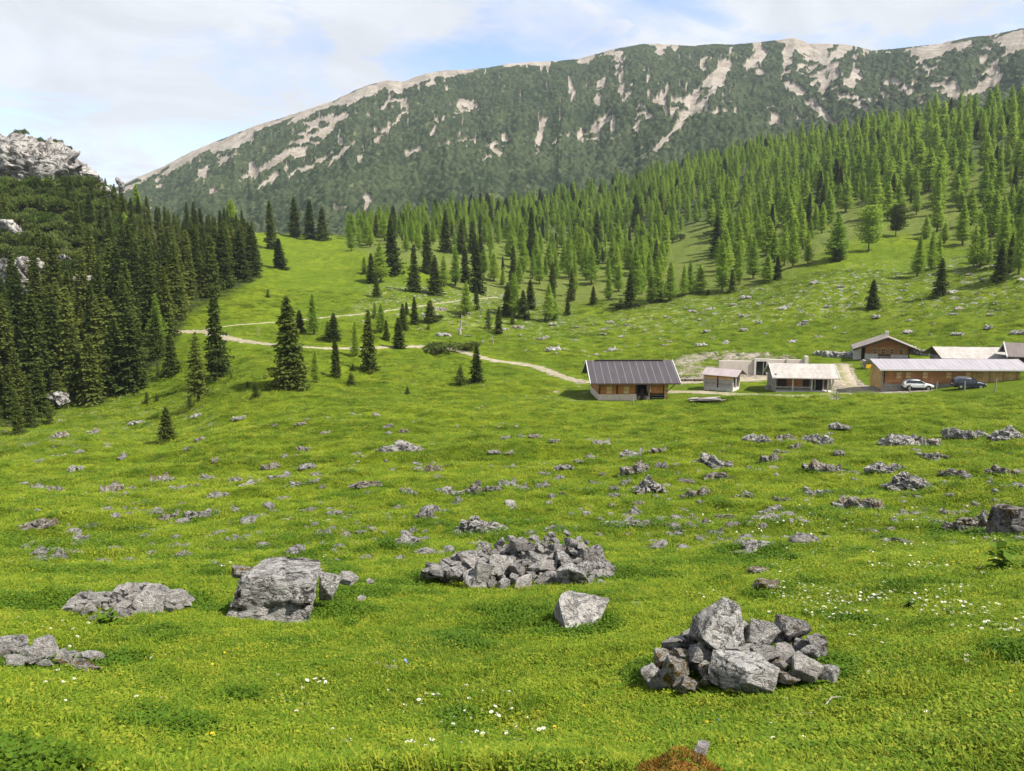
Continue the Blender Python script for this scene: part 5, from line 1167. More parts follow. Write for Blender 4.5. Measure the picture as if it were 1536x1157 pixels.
# ---- square boulder and its companions
x_, y_, z_, dS = place(412, 938, True)
def block_boulder():
    P, Fc = rock_np(77, 'cube', 5, .05); P = P.copy()
    zc = P[:, 2]; fr = P[:, 1]
    for z0, a, wdt in ((-.02, .12, .05), (.38, .07, .04), (-.55, .05, .05)):       # bedding joints
        zz = z0 + .12 * fbm3(P * np.array([1.5, 1.5, 0]) + 3, 3, 5) + .10 * P[:, 0]
        m = np.exp(-((zc - zz) / wdt) ** 2); P[:, :2] *= (1 - a * m)[:, None]
    for x0, a in ((-.35, .06), (.42, .09), (.74, .08)):
        m = np.exp(-((P[:, 0] - x0 - .1 * P[:, 2] + .05 * fbm3(P * 3, 2, 9)) / .035) ** 2); P[:, 1] *= 1 - a * m
    und = (P[:, 2] > -.45) & (P[:, 2] < .1) & (P[:, 0] > -.05) & (P[:, 1] < 0)
    P[und, 1] *= .86
    P[:, 2] += .14 * (P[:, 0] + .2) * (P[:, 2] > 0) * (P[:, 0] < .1)
    return mesh_np('boulder', P, Fc, [rock_mat('boulder_limestone', (.86, .85, .83), .0, .8, 1.2, .5)], True)
stone(413, 897, 138, 98, dS + .30, 'block', 'big square grey boulder with cracked bedding rising from the grass', None, 0, 110, 'boulder', 'boulder', block_boulder(), .05)
for (px, py, w, h, kd, off, lab) in [(492, 880, 32, 48, 'block', .45, 'rusty upright rock against the right side of the square boulder'), (520, 867, 34, 15, 'pale', .9, 'pale finger shaped stone right of the square boulder'), (361, 858, 36, 17, 'mossy', 1.7, 'brownish stone behind the left corner of the square boulder'),
        (458, 849, 36, 16, 'dark', 1.3, 'ragged grey stone behind the square boulder'), (470, 858, 26, 10, 'pale', 1.1, 'low pale stone just behind the top of the square boulder'), (461, 949, 15, 6, 'pale', -.25, 'small white stone in the grass before the square boulder'), (556, 872, 12, 8, 'pale', .9, 'small pale stone lying right of the finger shaped stone'), (543, 897, 14, 6, 'pale', .2, 'tiny pale stone right of the square boulder')]:
    stone(px, py, w, h, dS + off, kd, lab, None, rk.uniform(-.2, .2), depth=(w + h) * .5)
for q in np.linspace(360, 505, 6): x, y, z, dd = place(q, 925, True); ROCKZONES.append((x, y + .15, .28))
# ---- pale pile on the left
x_, y_, z_, dL = place(190, 930, True)
heap([(110,900),(122,893),(135,888),(150,890),(170,890),(185,880),(205,874),(222,873),(235,880),(255,885),(275,893)], [(110,914),(130,922),(170,926),(200,924),(235,915),(262,916),(275,908)], dL + .05, .55, 15, 30, 75, 9, ['pale', 'pale', 'paleslab', 'pale', 'block'], 'pale angular stone in the low stone pile left of the square boulder', 'stones of the low left pile', (.5, .85), None, 'pale')
stone(262, 906, 30, 20, dL + .35, 'pale', 'largest white stone at the right end of the low left stone pile', 'stones of the low left pile', .2)
stone(176, 922, 48, 15, dL - .02, 'dark', 'black mossy ledge stone at the front of the low left stone pile', 'stones of the low left pile', 0)
stone(138, 931, 16, 12, dL - .1, 'dark', 'dark stone half sunk below the low left stone pile', 'stones of the low left pile', 0)
for q in (125, 160, 195, 230, 262): x, y, z, dd = place(q, 912, True); ROCKZONES.append((x, y, .28))
# ---- pile cut by the left photo edge
x_, y_, z_, dE = place(70, 1014, True); k5 = .2083
for (X_, Y_, w, h, kd, roll, off, lab) in [(90,708,220,155,'block',.1,.45,'big rounded grey stone on top at the photo edge pile'), (352,722,230,125,'pale',.1,.40,'broad pale stone on top of the photo edge pile'), (90,845,200,130,'pale',0,.15,'low pale block at the bottom of the photo edge pile'), (218,770,140,115,'block',.5,.30,'tilted grey stone in the notch of the photo edge pile'),
        (225,812,145,85,'dark',.2,.12,'darker leaning stone in the middle of the photo edge pile'), (340,795,110,70,'block',0,.22,'small grey stone under the broad pale top stone'), (445,792,125,95,'pale',-.4,.22,'upright light stone right of centre in the photo edge pile'), (330,835,120,55,'block',0,.08,'thin ledge stone low in the photo edge pile'),
        (572,790,140,62,'block',.05,.30,'flat grey stone on the right part of the photo edge pile'), (655,805,180,105,'pale',.1,.26,'pale end stone at the right tip of the photo edge pile'), (600,868,260,125,'mossy',.1,.05,'brown mossed block at the lower right of the photo edge pile'), (-50,760,150,150,'block',0,.35,'grey stone at the very edge of the photo'),
        (480,855,130,105,'mossy',0,.10,'mossy brown stone at the foot of the photo edge pile'), (510,775,90,50,'block',.2,.34,'small stone between the upright light stone and the flat one'), (20,770,110,60,'dark',0,.3,'dark stone beneath the big rounded stone'), (390,870,120,90,'dark',0,.15,'shadowed stone in the hollow of the photo edge pile'), (280,780,150,110,'dark',0,.42,'dark stone behind the tilted grey stone'), (560,830,200,120,'dark',0,.35,'dark stone behind the brown mossed block')]:
    stone(X_ * k5, 820 + Y_ * k5, w * k5, h * k5, dE + off, kd, lab, 'stones of the photo edge pile', roll)
for q in (0, 30, 70, 110, 145): x, y, z, dd = place(q, 1000, True); ROCKZONES.append((x, y, .2))
# ---- the tilted slab, mossy hummock and small single stones in front
x_, y_, z_, dT = place(868, 948, True)
o = obj('slab', rock_mesh(501, 'slab', 'pale_rock', 5, .035), None, at_dist(870, 931, dT + .12), (R(42), R(28), R(10)), (.29, .30, .11)); tag(o, 'tilted pale flat slab of rock below the wide stone heap', 'slab'); ROCKZONES.append((o.location.x, o.location.y, .26))
stone(840, 931, 22, 16, dT + .1, 'dark', 'small dark stone tucked at the left of the tilted slab', None, .2)
def hummock():
    rs = np.random.default_rng(8); n = 5200; dv = rs.normal(size=(n, 3)); dv[:, 2] = np.abs(dv[:, 2]); dv /= np.linalg.norm(dv, axis=1)[:, None]
    lump = 1 + .34 * fbm3(dv * 2.6, 4, 4); p = dv * lump[:, None] * np.array([1, .8, .8]); dd = dv + rs.normal(0, .55, (n, 3)); dd[:, 2] += .1
    return blades(p * .96, dd, rs.uniform(.05, .13, n), rs.uniform(.006, .013, n), rs)
t = NT('rusty_moss'); v = t.coord('Object'); c = t.mix(t.ramp(t.noise(v, 3.5, 4, .65), .38, .62), (.155, .070, .014), (.26, .150, .028)); c = t.mix(t.ramp(t.noise(v, 2.2, 4), .50, .58, 0, .8), c, (.06, .085, .012)); M['moss'] = t.bsdf(c, .9, spec=.08, trans=.15)
hx, hy, hz, hd = place(1024, 1196, True)
e = empty('moss_hummock', (hx, hy, hz - .01), 0, (.175, .165, .175)); ROCKZONES.append((hx, hy, .17)); tag(e, 'rusty brown moss hummock at the bottom edge of the photo', 'moss'); V_, F_ = hummock(); obj('moss_cover', mesh_np('moss_cover', V_, F_, [M['moss']]), e)
P_, F_ = rock_np(55, 'block', 4, .04); obj('soil_core', mesh_np('soil_core', P_ * np.array([.93, .74, .74]), F_, [M['moss']], True), e)
stone(1049, 1128, 28, 36, hd + .20, 'pale', 'pointed white stone behind the rusty moss hummock', None, .25)
for (px, py, w, h, kd, lab) in [(1150,880,52,20,'mossy','moss capped flat stone between the cairn and the ridged outcrop'), (1135,858,40,14,'mossy','low brownish stone half sunk above the moss capped flat stone'), (580,1006,34,12,'pale','flat pinkish stone sunk in bare soil in the front meadow'), (1306,1018,14,14,'pale','small pale stone right of the front cairn'), (878,1128,20,10,'pale','small pale stone low in the front grass'), (953,907,14,8,'pale','small pale stone right of the wide stone heap'),
        (876,983,8,8,'pale','tiny pale stone below the tilted slab'), (115,964+0,10,6,'pale','tiny stone between the two left piles'), (1230,1052,18,8,'pale','small stone in herbs at the right foot of the cairn'), (985,819,34,16,'dark','dark lone stone right of the wide stone heap'), (768,756,24,10,'pale','lone white stone upslope of the wide stone heap')]:
    x, y, z, dd = place(px, py + h * .4, True); stone(px, py, w, h, dd + .02, kd, lab, None, rk.uniform(-.15, .15), name='stone')
# fallen branch
X_, Y_, Z_, D_ = hit([1158, 1185, 1215, 1232, 1262, 1290], [1084, 1086, 1082, 1076, 1070, 1066]); P = np.stack([X_, Y_, Z_ + .05], 1)
V_, F_ = tube_np(P, [.004, .007, .007, .006, .005, .002], 6); V2, F2 = tube_np([P[3], P[3] + (.08, .06, .04), P[3] + (.17, .1, .02)], [.005, .004, .002], 5)
tag(obj('fallen_branch', mesh_np('fallen_branch', np.vstack([V_, V2]), np.vstack([F_, F2 + len(V_)]), [M['dead']], True)), 'thin bleached branch lying in the grass below the front cairn', 'branch')

# ------------------------------------------------------------------ outcrops on the meadow: one fused, weathered mass each
def outcrop_mesh(seed, n, long, mat, heapy=False, vox=.030):
    rs = np.random.default_rng(seed); vs, fs, nb = [], [], 0
    for i in range(n):
        P, Fc = rock_np(seed * 31 + i, 'slab' if rs.random() < (.2 if heapy else .45) else 'block', 3, .06)
        if heapy:
            x = rs.uniform(-.88, .88); hgt = 1 - abs(x) ** 1.8; y = rs.uniform(-.45, .45); z = max(0, hgt - abs(y) * .8) * rs.uniform(.05, .85); s = rs.uniform(.13, .24) * np.array([1.1, 1, .75])
        else:
            x = rs.uniform(-.85, .85); y = rs.normal(0, .13) + x * long; z = rs.uniform(-.04, .24) * (1 - .5 * abs(x)); s = rs.uniform(.13, .29) * np.array([1.35, .9, rs.uniform(.45, 1.0)])
        th = rs.normal(0, .5) + .3; c_, s_ = math.cos(th), math.sin(th); P = P * s; tl_ = rs.normal(.25, .3); P = np.stack([P[:, 0] * math.cos(tl_) - P[:, 2] * math.sin(tl_), P[:, 1], P[:, 0] * math.sin(tl_) + P[:, 2] * math.cos(tl_)], 1)
        P = np.stack([P[:, 0] * c_ - P[:, 1] * s_, P[:, 0] * s_ + P[:, 1] * c_, P[:, 2]], 1) + (x, y, z); vs.append(P); fs.append(Fc + nb); nb += len(P)
    if heapy: # a core so that the mass hangs together
        P, Fc = rock_np(seed, 'block', 3, .05); vs.append(P * np.array([.75, .4, .5]) + (0, 0, .15)); fs.append(Fc + nb); nb += len(P)
    else:
        P, Fc = rock_np(seed, 'block', 3, .05); vs.append(P * np.array([.84, .26 + abs(long) * .3, .13]) ); fs.append(Fc + nb)
    me = mesh_np('tmp', np.vstack(vs), np.vstack(fs)); o = bpy.data.objects.new('tmp', me); link(o)
    md = o.modifiers.new('r', 'REMESH'); md.mode = 'VOXEL'; md.voxel_size = vox
    dg = bpy.context.evaluated_depsgraph_get(); me2 = bpy.data.meshes.new_from_object(o.evaluated_get(dg)); bpy.data.objects.remove(o)
    bm = bmesh.new(); bm.from_mesh(me2)
    lo = min(v.co.z for v in bm.verts); bmesh.ops.bisect_plane(bm, geom=bm.verts[:] + bm.edges[:] + bm.faces[:], plane_co=(0, 0, -.18), plane_no=(0, 0, -1), clear_outer=True)
    # keep the largest connected mass
    seen, best = set(), []
    for v0 in bm.verts:
        if v0.index in seen: continue
        st, comp = [v0], []
        seen.add(v0.index)
        while st:
            q = st.pop(); comp.append(q)
            for e_ in q.link_edges:
                w = e_.other_vert(q)
                if w.index not in seen: seen.add(w.index); st.append(w)
        if len(comp) > len(best): best = comp
        bm.verts.index_update()
    keep = set(best); bmesh.ops.delete(bm, geom=[v for v in bm.verts if v not in keep], context='VERTS')
    co = np.array([v.co for v in bm.verts]); nz = .034 * fbm3(co * 9, 3, seed) - .05 * np.clip(1 - np.abs(fbm3(co * np.array([5, 5, 8]), 3, seed + 5)) * 7, 0, 1)
    bm.normal_update()
    for v, q in zip(bm.verts, nz): v.co += v.normal * q
    xs_ = [v.co.x for v in bm.verts]; zs_ = [v.co.z for v in bm.verts]; cxm = (max(xs_) + min(xs_)) / 2; sx = (max(xs_) - min(xs_)) / 2; sz = max(zs_)
    for v in bm.verts: v.co.x = (v.co.x - cxm) / sx; v.co.y /= sx; v.co.z = v.co.z / sz if v.co.z > 0 else v.co.z
    bm.to_mesh(me2); bm.free(); me2.materials.clear(); me2.materials.append(M[mat]); me2.name = 'outcrop'
    return me2
OUT = {'flat': [outcrop_mesh(20 + i, 13 + i % 7, rk.uniform(-.1, .45), ['outcrop', 'outcrop', 'outcrop_moss'][i % 3]) for i in range(12)],
       'heap': [outcrop_mesh(50 + i, 46, 0, ['outcrop', 'dark_rock', 'outcrop'][i % 3], True, .026) for i in range(4)]}
def zz6(l): return [(x * .3385, 620 + y * .3385, w * .3385, h * .3385) for x, y, w, h in l]
def zz7(l): return [(520 + x * .3385, 620 + y * .3385, w * .3385, h * .3385) for x, y, w, h in l]
def zz8(l): return [(1016 + x * .3385, 620 + y * .3385, w * .3385, h * .3385) for x, y, w, h in l]
OL = zz6([(265,95,60,30),(412,80,50,25),(608,40,60,20),(545,190,35,30),(340,242,55,35),(175,325,70,35),(235,335,80,40),(495,325,100,55),(578,330,40,22),(635,335,35,18),(715,285,95,62),(785,330,60,30),(860,318,45,22),(915,280,55,35),(1040,290,55,35),(965,355,90,42),(1110,305,105,35),(1240,280,90,25),(1315,313,75,30),
 (1395,300,50,25),(1425,325,30,22),(1365,237,65,28),(1400,270,50,22),(1345,155,50,28),(1195,235,70,35),(755,455,85,40),(880,445,110,50),(950,445,60,25),(565,440,40,20),(690,437,50,20),(400,432,45,18),(165,490,150,50),(395,498,60,20),(325,568,130,22),(165,612,90,35),(275,610,50,12),(225,640,70,25),(625,512,60,15),
 (1050,548,110,40),(1103,452,40,28),(1150,455,60,20),(1215,433,45,14),(1255,375,50,20),(1360,430,80,18),(1485,440,65,35),(1415,528,95,45),(1300,540,50,18),(770,640,150,40),(810,663,25,15),(755,597,35,20),(50,655,30,20),(620,397,65,14),(800,402,40,12),(175,210,35,14),(262,185,50,14),(345,170,40,14),(470,147,30,14),
 (868,10,40,25),(885,118,40,22),(835,155,35,20),(955,205,30,30),(1060,25,50,20),(1330,48,40,18),(1215,53,30,14),(1445,82,40,15)])
OL += zz7([(215,140,150,62),(305,155,60,28),(45,180,50,18),(390,245,70,42),(405,278,45,22),(85,318,130,25),(100,350,35,18),(275,345,70,38),(465,350,140,30),(490,385,50,38),(595,335,120,50),(580,308,30,38),(655,330,60,32),(715,305,80,45),(775,325,65,36),(235,413,55,18),(340,440,70,60),(85,505,50,25),(65,525,45,20),
 (245,565,170,60),(285,520,50,30),(930,505,110,28),(715,235,65,18),(870,223,45,16),(960,240,75,30),(875,268,55,16),(935,285,55,30),(865,318,65,26),(955,355,28,22),(1085,190,55,28),(1030,213,40,20),(1135,268,30,16),(1395,228,55,45),(1270,175,110,55),(1375,165,70,25),(1270,250,140,55),(1240,300,50,40),
 (1185,330,40,30),(1180,362,65,35),(1090,303,35,18),(1130,308,28,14),(1290,395,50,22),(1520,360,40,30),(1505,300,60,20),(1265,440,95,52),(1200,490,180,32),(1310,485,130,40),(1440,495,65,30),(1080,412,25,22),(1510,465,60,30),(835,100,50,24),(775,100,30,15),(705,108,40,18),(920,122,40,20),(1130,127,65,30),(1080,115,40,18),
 (655,178,50,18),(725,178,40,14),(185,57,40,18),(255,78,35,25),(190,85,35,18)])
OL += zz8([(355,112,120,48),(478,105,85,42),(520,150,50,28),(610,115,125,65),(670,88,30,14),(720,62,85,32),(155,210,160,75),(408,200,95,40),(460,172,60,30),(185,280,115,42),(40,300,65,18),(90,350,105,44),(290,360,75,38),(320,243,40,28),(715,175,40,30),(640,235,150,60),(770,262,60,20),(935,235,180,66),(1110,193,90,42),
 (1180,193,35,14),(980,122,150,62),(1095,122,130,56),(1230,90,90,56),(1310,95,110,48),(1225,262,105,38),(1195,310,55,16),(1465,255,150,60),(1400,312,50,22),(1490,320,110,30),(620,345,140,40),(460,380,85,32),(800,400,200,62),(1225,440,110,45),(1300,490,210,72),(1350,455,70,50),(215,460,90,38),(250,490,60,22),(110,480,60,36),
 (60,495,50,25),(45,463,70,34),(170,525,80,40),(105,545,60,26),(20,520,30,14),(205,560,60,30),(310,605,250,60),(300,655,20,20),(370,695,90,25),(850,520,75,25),(905,553,70,36),(985,562,60,22),(1015,470,22,12),(1190,578,55,14)])
HL = zz7([(590,490,250,92),(1350,310,150,95)]) + zz8([(445,425,145,55),(1470,80,150,75),(1045,295,210,92)])
HEAPLAB = ['grey stone heap with a bushy right end upslope of the wide stone heap', 'dark stone heap right of the pale outcrops above the wide stone heap', 'brown stone heap with a pale slab on top in the right meadow', 'dark stone heap at the photo edge below the long barn', 'biggest grey stone heap in the right meadow below the parked cars']
def ozone(px, py):
    if px < 175: c = 'on the far left meadow'
    elif px < 350: c = 'left of the square boulder'
    elif px < 520: c = 'upslope of the square boulder'
    elif px < 680: c = 'in the centre left meadow'
    elif px < 830: c = 'upslope of the wide stone heap'
    elif px < 1000: c = 'below the dark roofed barn'
    elif px < 1130: c = 'below the shed'
    elif px < 1300: c = 'below the porch hut'
    else: c = 'below the long barn'
    r_ = 'high' if py < 680 else ('halfway' if py < 745 else 'low')
    return c, r_
ox = np.array([q[0] for q in OL]); oy = np.array([q[1] + q[3] * .45 for q in OL]); w_ = [q[2] for q in OL]
OX, OY, OZ, OD = hit(ox, oy); OD = OD * np.cos(np.arctan2(OX, OY))
def osz(w): return 'broad' if w > 26 else 'small'
ol = ordinal_labels([(i, (ozone(q[0], q[1]), osz(q[2])), q[0]) for i, q in enumerate(OL)], None, lambda zk: (zk[1] + ' grey rock outcrop', {'high': 'high up', 'halfway': 'midway', 'low': 'low down'}[zk[0][1]] + ' ' + zk[0][0], zk[1] + ' rock outcrops'))
for i, (px, py, w, h) in enumerate(OL):
    k = OD[i] / F; sx = w * k / 2 * (1.34 if w < 26 else 1.2); me = rk.choice(OUT['flat'])
    az = math.atan2(OX[i], OY[i])
    o = obj('rock_outcrop', me, None, (OX[i] + math.sin(az) * sx * .35, OY[i] + math.cos(az) * sx * .35, OZ[i]), (rk.uniform(-.08, .08), rk.uniform(-.12, .05), -az + rk.uniform(-.15, .45)), (sx, sx * rk.uniform(.8, 1.1), max(h * k * .85, sx * .34)))
    o.location.z = float(ground_z(o.location.x, o.location.y)) - h * k * .02
    if rk.random() < .5: o.scale.x *= -1
    tag(o, ol[i], 'rock', 'limestone outcrops on the meadow'); ROCKZONES.append((o.location.x, o.location.y, sx * .8))
hX, hY, hZ, hD_ = hit([q[0] for q in HL], [q[1] + q[3] * .45 for q in HL]); hD_ = hD_ * np.cos(np.arctan2(hX, hY))
for i, (px, py, w, h) in enumerate(HL):
    k = hD_[i] / F; sx = w * k / 2 * 1.05
    o = obj('stone_heap', OUT['heap'][i % 4], None, (hX[i], hY[i] + sx * .3, hZ[i]), (0, 0, rk.uniform(-.1, .1)), (sx, sx, h * k * .85)); o.location.z = float(ground_z(o.location.x, o.location.y)) - .03
    tag(o, HEAPLAB[i], 'stone heap', 'stone heaps on the meadow'); ROCKZONES.append((o.location.x, o.location.y, sx * .85))
# the outcrops behind the huts and under the forest edge
rs = np.random.default_rng(41)
a = rs.uniform(-.25, .62, 9000); dd = rs.uniform(132, 230, 9000); X, Y = np.sin(a) * dd, np.cos(a) * dd; Z = ground_z(X, Y); px, py = to_pix(X, Y, Z)
m = np.where(in_poly(px, py, [(600,430),(800,455),(880,475),(1010,466),(1290,410),(1536,395),(1536,505),(1290,500),(1180,515),(1000,522),(900,535),(760,520),(640,500),(560,470)]) & (flat_mask(X, Y) > .9))[0]
got = []
for i in m:
    if len(got) >= 118: break
    if all((X[i] - X[j]) ** 2 + (Y[i] - Y[j]) ** 2 > 16 for j in got): got.append(i)
for i in got:
    sx = float(rs.choice([.5, .7, .9, 1.2, 1.6])) * rs.uniform(.8, 1.2)
    o = obj('rock_outcrop', rk.choice(OUT['flat']), None, (X[i], Y[i], Z[i] + .02), (0, 0, rk.uniform(-.3, .6)), (sx, sx * .9, sx * rk.uniform(.38, .6))); tag(o, 'small grey outcrop strewn over the upper meadow between the huts and the larch forest', 'rock', 'outcrops of the upper meadow'); ROCKZONES.append((X[i], Y[i], sx * .8))
# dark block at the photo edge
x, y, z, d = place(1522, 808, True); stone(1530, 788, 80, 58, d + .25, 'dark', 'large dark block of rock cut by the right photo edge', None, .1, name='boulder', cat='boulder', me=rock_mesh(555, 'cube', 'black_rock', 5, .08)); ROCKZONES.append((x, y, .5))
# many tiny stones nobody would count
rs = np.random.default_rng(44); sp_ = []; M['pebble'] = rock_mat('pebble_limestone', (.66, .65, .63), 0, .7, 5.0, .6)
for (poly, n, s0, s1) in (([(560,420),(800,445),(900,475),(1010,462),(1290,400),(1536,385),(1536,470),(1250,478),(1000,520),(840,540),(700,515),(520,480)], 160, .15, .45), ([(0,690),(0,650),(120,605),(260,600),(560,560),(700,560),(860,590),(860,680),(500,720),(200,700)], 150, .08, .26), ([(0,700),(1536,640),(1536,820),(0,860)], 720, .04, .15), ([(965,556),(1000,540),(1070,528),(1210,534),(1210,550),(1000,574)], 160, .1, .4)):
    a = rs.uniform(-.62, .62, 60000); dd = np.exp(rs.uniform(math.log(10), math.log(260), 60000)); X, Y = np.sin(a) * dd, np.cos(a) * dd; k = rs.permutation(60000)[:14000]; X, Y = X[k], Y[k]
    Z = ground_z(X, Y); px, py = to_pix(X, Y, Z); m = np.where(in_poly(px, py, poly) & (fbm2(X / 9, Y / 9, 3, 4) > -.05))[0][:n]
    for i in m: sp_.append((X[i], Y[i], Z[i], rs.uniform(s0, s1) * (1 if rs.random() < .85 else 1.7)))
LR = [rock_np(700 + i, 'block', 3, .06) for i in range(5)]; LRv = []
bmv = ico(2); vs, fs, nb = [], [], 0
for i, (x, y, z, s) in enumerate(sp_):
    P = bmv[0].copy(); n_ = rs.normal(size=(7, 3)); n_ /= np.linalg.norm(n_, axis=1)[:, None]
    for a_ in n_: dd = P @ a_ - rs.uniform(.45, .8); m = dd > 0; P[m] -= dd[m][:, None] * a_
    P = P * s * np.array([rs.uniform(.8, 1.5), .9, rs.uniform(.4, .75)]); th = rs.uniform(0, 6.28); c_, s_ = math.cos(th), math.sin(th)
    vs.append(np.stack([P[:, 0] * c_ - P[:, 1] * s_ + x, P[:, 0] * s_ + P[:, 1] * c_ + y, P[:, 2] + z + s * .1], 1)); fs.append(bmv[1] + nb); nb += len(P)
tag(obj('scattered_stones', mesh_np('scattered_stones', np.vstack(vs), np.vstack(fs), [M['pebble']], False)), 'small pale stones strewn over the upper and left meadow turf', 'stones', kind='stuff')

# ------------------------------------------------------------------ cliffs on the left
def cliff_mesh(seed, sx, sy, sz):
    P, Fc = rock_np(seed, 'block', 5, .09); P = P.copy(); bm = bmesh.new()
    for v in P: bm.verts.new(v)
    bm.verts.ensure_lookup_table()
    for f in Fc: bm.faces.new([bm.verts[i] for i in f])
    bmesh.ops.subdivide_edges(bm, edges=bm.edges[:], cuts=1, use_grid_fill=True); P = np.array([v.co for v in bm.verts]); Fc = np.array([[v.index for v in f.verts] for f in bm.faces]); bm.free()
    Q = P * np.array([sx, sy, sz]); nv = P / np.linalg.norm(P, axis=1)[:, None]
    k_ = min(sz, 9) / 9; u = Q[:, 0] + .6 * Q[:, 1] + 1.2 * fbm3(Q * .2, 2, 3); w = Q[:, 2] + .35 * Q[:, 0] + 1.0 * fbm3(Q * .22 + 5, 2, 4)
    d1, i1 = worley2(u / 7.5, w / 9, seed); d2, i2 = worley2(u / 2.6 + 3, w / 3.4, seed + 1); d3, i3 = worley2(u / 1.0, w / .8, seed + 2)
    crack = np.clip(1 - np.abs(fbm3(Q * np.array([.14, .14, .07]) + seed, 3, 3)) * 12, 0, 1)
    Q = Q + nv * (k_ * (3.2 * (i1 - .5) + 1.7 * (i2 - .5) + .7 * (i3 - .5) - .9 * d1 - .4 * d2 - 1.6 * crack - 2.2 * np.exp(-(worley_edge(u / 7.5, w / 9, seed) / .07) ** 2) - 1.1 * np.exp(-(worley_edge(u / 2.6 + 3, w / 3.4, seed + 1) / .09) ** 2)))[:, None]
    return mesh_np('cliff', Q, Fc, [M['cliff']], False)
def cliff(px, py, w, h, label, seed, d=None, yaw=0, push=0):
    if d is None: x, y, z, d = place(px, py + h / 2, False)
    k = d / F * math.cos(pix_dir(px, py)[0]); p = at_dist(px, py, d + push); me = cliff_mesh(seed, w * k / 2, w * k * .4, h * k / 2); o = obj('cliff', me, None, p, (0, 0, yaw)); tag(o, label, 'cliff'); return o
cliff(48, 262, 206, 116, 'big grey limestone cliff on top of the left wooded hill', 811, 283, .2)
cliff(-55, 266, 130, 98, 'rear shoulder of the limestone cliff at the photo edge', 812, 292, .2)
cliff(58, 296, 36, 26, 'pale rock nose below the big limestone cliff', 813, 262)
cliff(161, 291, 20, 22, 'small pale rock fang right of the big cliff', 814, 268); cliff(182, 283, 16, 34, 'tall narrow rock fang among the skyline trees', 815, 271)
cliff(10, 345, 50, 30, 'pale rock face at the photo edge below the big cliff', 816); cliff(30, 415, 62, 62, 'broken grey rock face in the mountain pine thicket', 817); cliff(125, 425, 40, 22, 'low grey rock ledge under olive pine shrubs', 818); cliff(150, 452, 22, 14, 'small grey rock step between the spruces above the left meadow', 820); cliff(22, 470, 30, 18, 'low pale rock step at the photo edge in the left wood', 821); cliff(95, 392, 34, 18, 'flat grey rock band under the mountain pines', 822); cliff(215, 322, 22, 16, 'small grey rock among the upper left spruces', 823); cliff(86, 598, 34, 26, 'grey rock among the roots at the foot of the left forest', 819)
CL = bpy.data.objects['cliff']; CL.rotation_euler = (0, 0, .2); cv = np.array([v.co for v in CL.data.vertices]); cv = cv @ np.array(Matrix.Rotation(.2, 3, 'Z')).T + np.array(CL.location); cpx, cpy = to_pix(cv[:, 0], cv[:, 1], cv[:, 2])
for i, px in enumerate((30, 58, 84, 104)):
    m = np.abs(cpx - px) < 3; p = cv[m][cv[m][:, 2].argmax()]; shrub_at(p[0], p[1], p[2] - 1.3, 2.6, 2.1, 'mountain_pine', ['leftmost ', 'second from the left ', 'third from the left ', 'rightmost '][i] + 'of the pine shrubs on the crest of the big limestone cliff', 'shrub', 'shrubs on the cliff crest')

# ------------------------------------------------------------------ dry stone walls by the farmhouse: individual stones
def drywall(pts, rows, sw, sh, label, group, seed):
    r_ = random.Random(seed); p = np.array(pts, float); X, Y, Z, D_ = hit(p[:, 0], p[:, 1], False); L = float(np.hypot(np.diff(X), np.diff(Y)).sum()); n = int(L / (sw * .62)); u = np.linspace(0, 1, n)
    Xs, Ys = np.interp(u, np.linspace(0, 1, len(X)), X), np.interp(u, np.linspace(0, 1, len(Y)), Y); Zs = ground_z(Xs, Ys, False)
    for i in range(n):
        tp = rows[0] + (rows[1] - rows[0]) * u[i]
        for j in range(max(1, int(round(tp)))):
            s = r_.uniform(.75, 1.25); o = obj('wall_stone', r_.choice(ROCKS['dark'] if r_.random() < .6 else ROCKS['block']), None, (Xs[i] + r_.uniform(-.15, .15), Ys[i] + r_.uniform(-.12, .12) + j * .06, Zs[i] + sh * (.25 + .62 * j)), (r_.uniform(-.3, .3), r_.uniform(-.3, .3), r_.uniform(0, 6)), (sw * s / 2, sw * .5, sh * s * .62)); tag(o, label, 'stone', group)
drywall([(1224, 535), (1250, 536), (1278, 537)], (3, 3), .75, .5, 'dark stone in the dry stone wall left of the farmhouse', 'dry wall left of the house', 1)
drywall([(1366, 531), (1385, 534), (1399, 533)], (4, 2), .75, .5, 'dark stone in the dry stone wall right of the farmhouse', 'dry wall right of the house', 2)
e, k = WOODPILE; r_ = random.Random(3)
for i in range(16):
    o = obj('cover_stone', r_.choice(ROCKS['pale']), None, e.matrix_world @ Vector((0, 0, 0)), None, (.26, .22, .12)); o.location = e.location + Vector((r_.uniform(-19, 18) * k, r_.uniform(-.15, 1.2), 1.17)); o.rotation_euler = (0, 0, r_.uniform(0, 6)); tag(o, 'pale flat stone weighing down the cover of the firewood stack', 'stone', 'stones on the firewood cover')
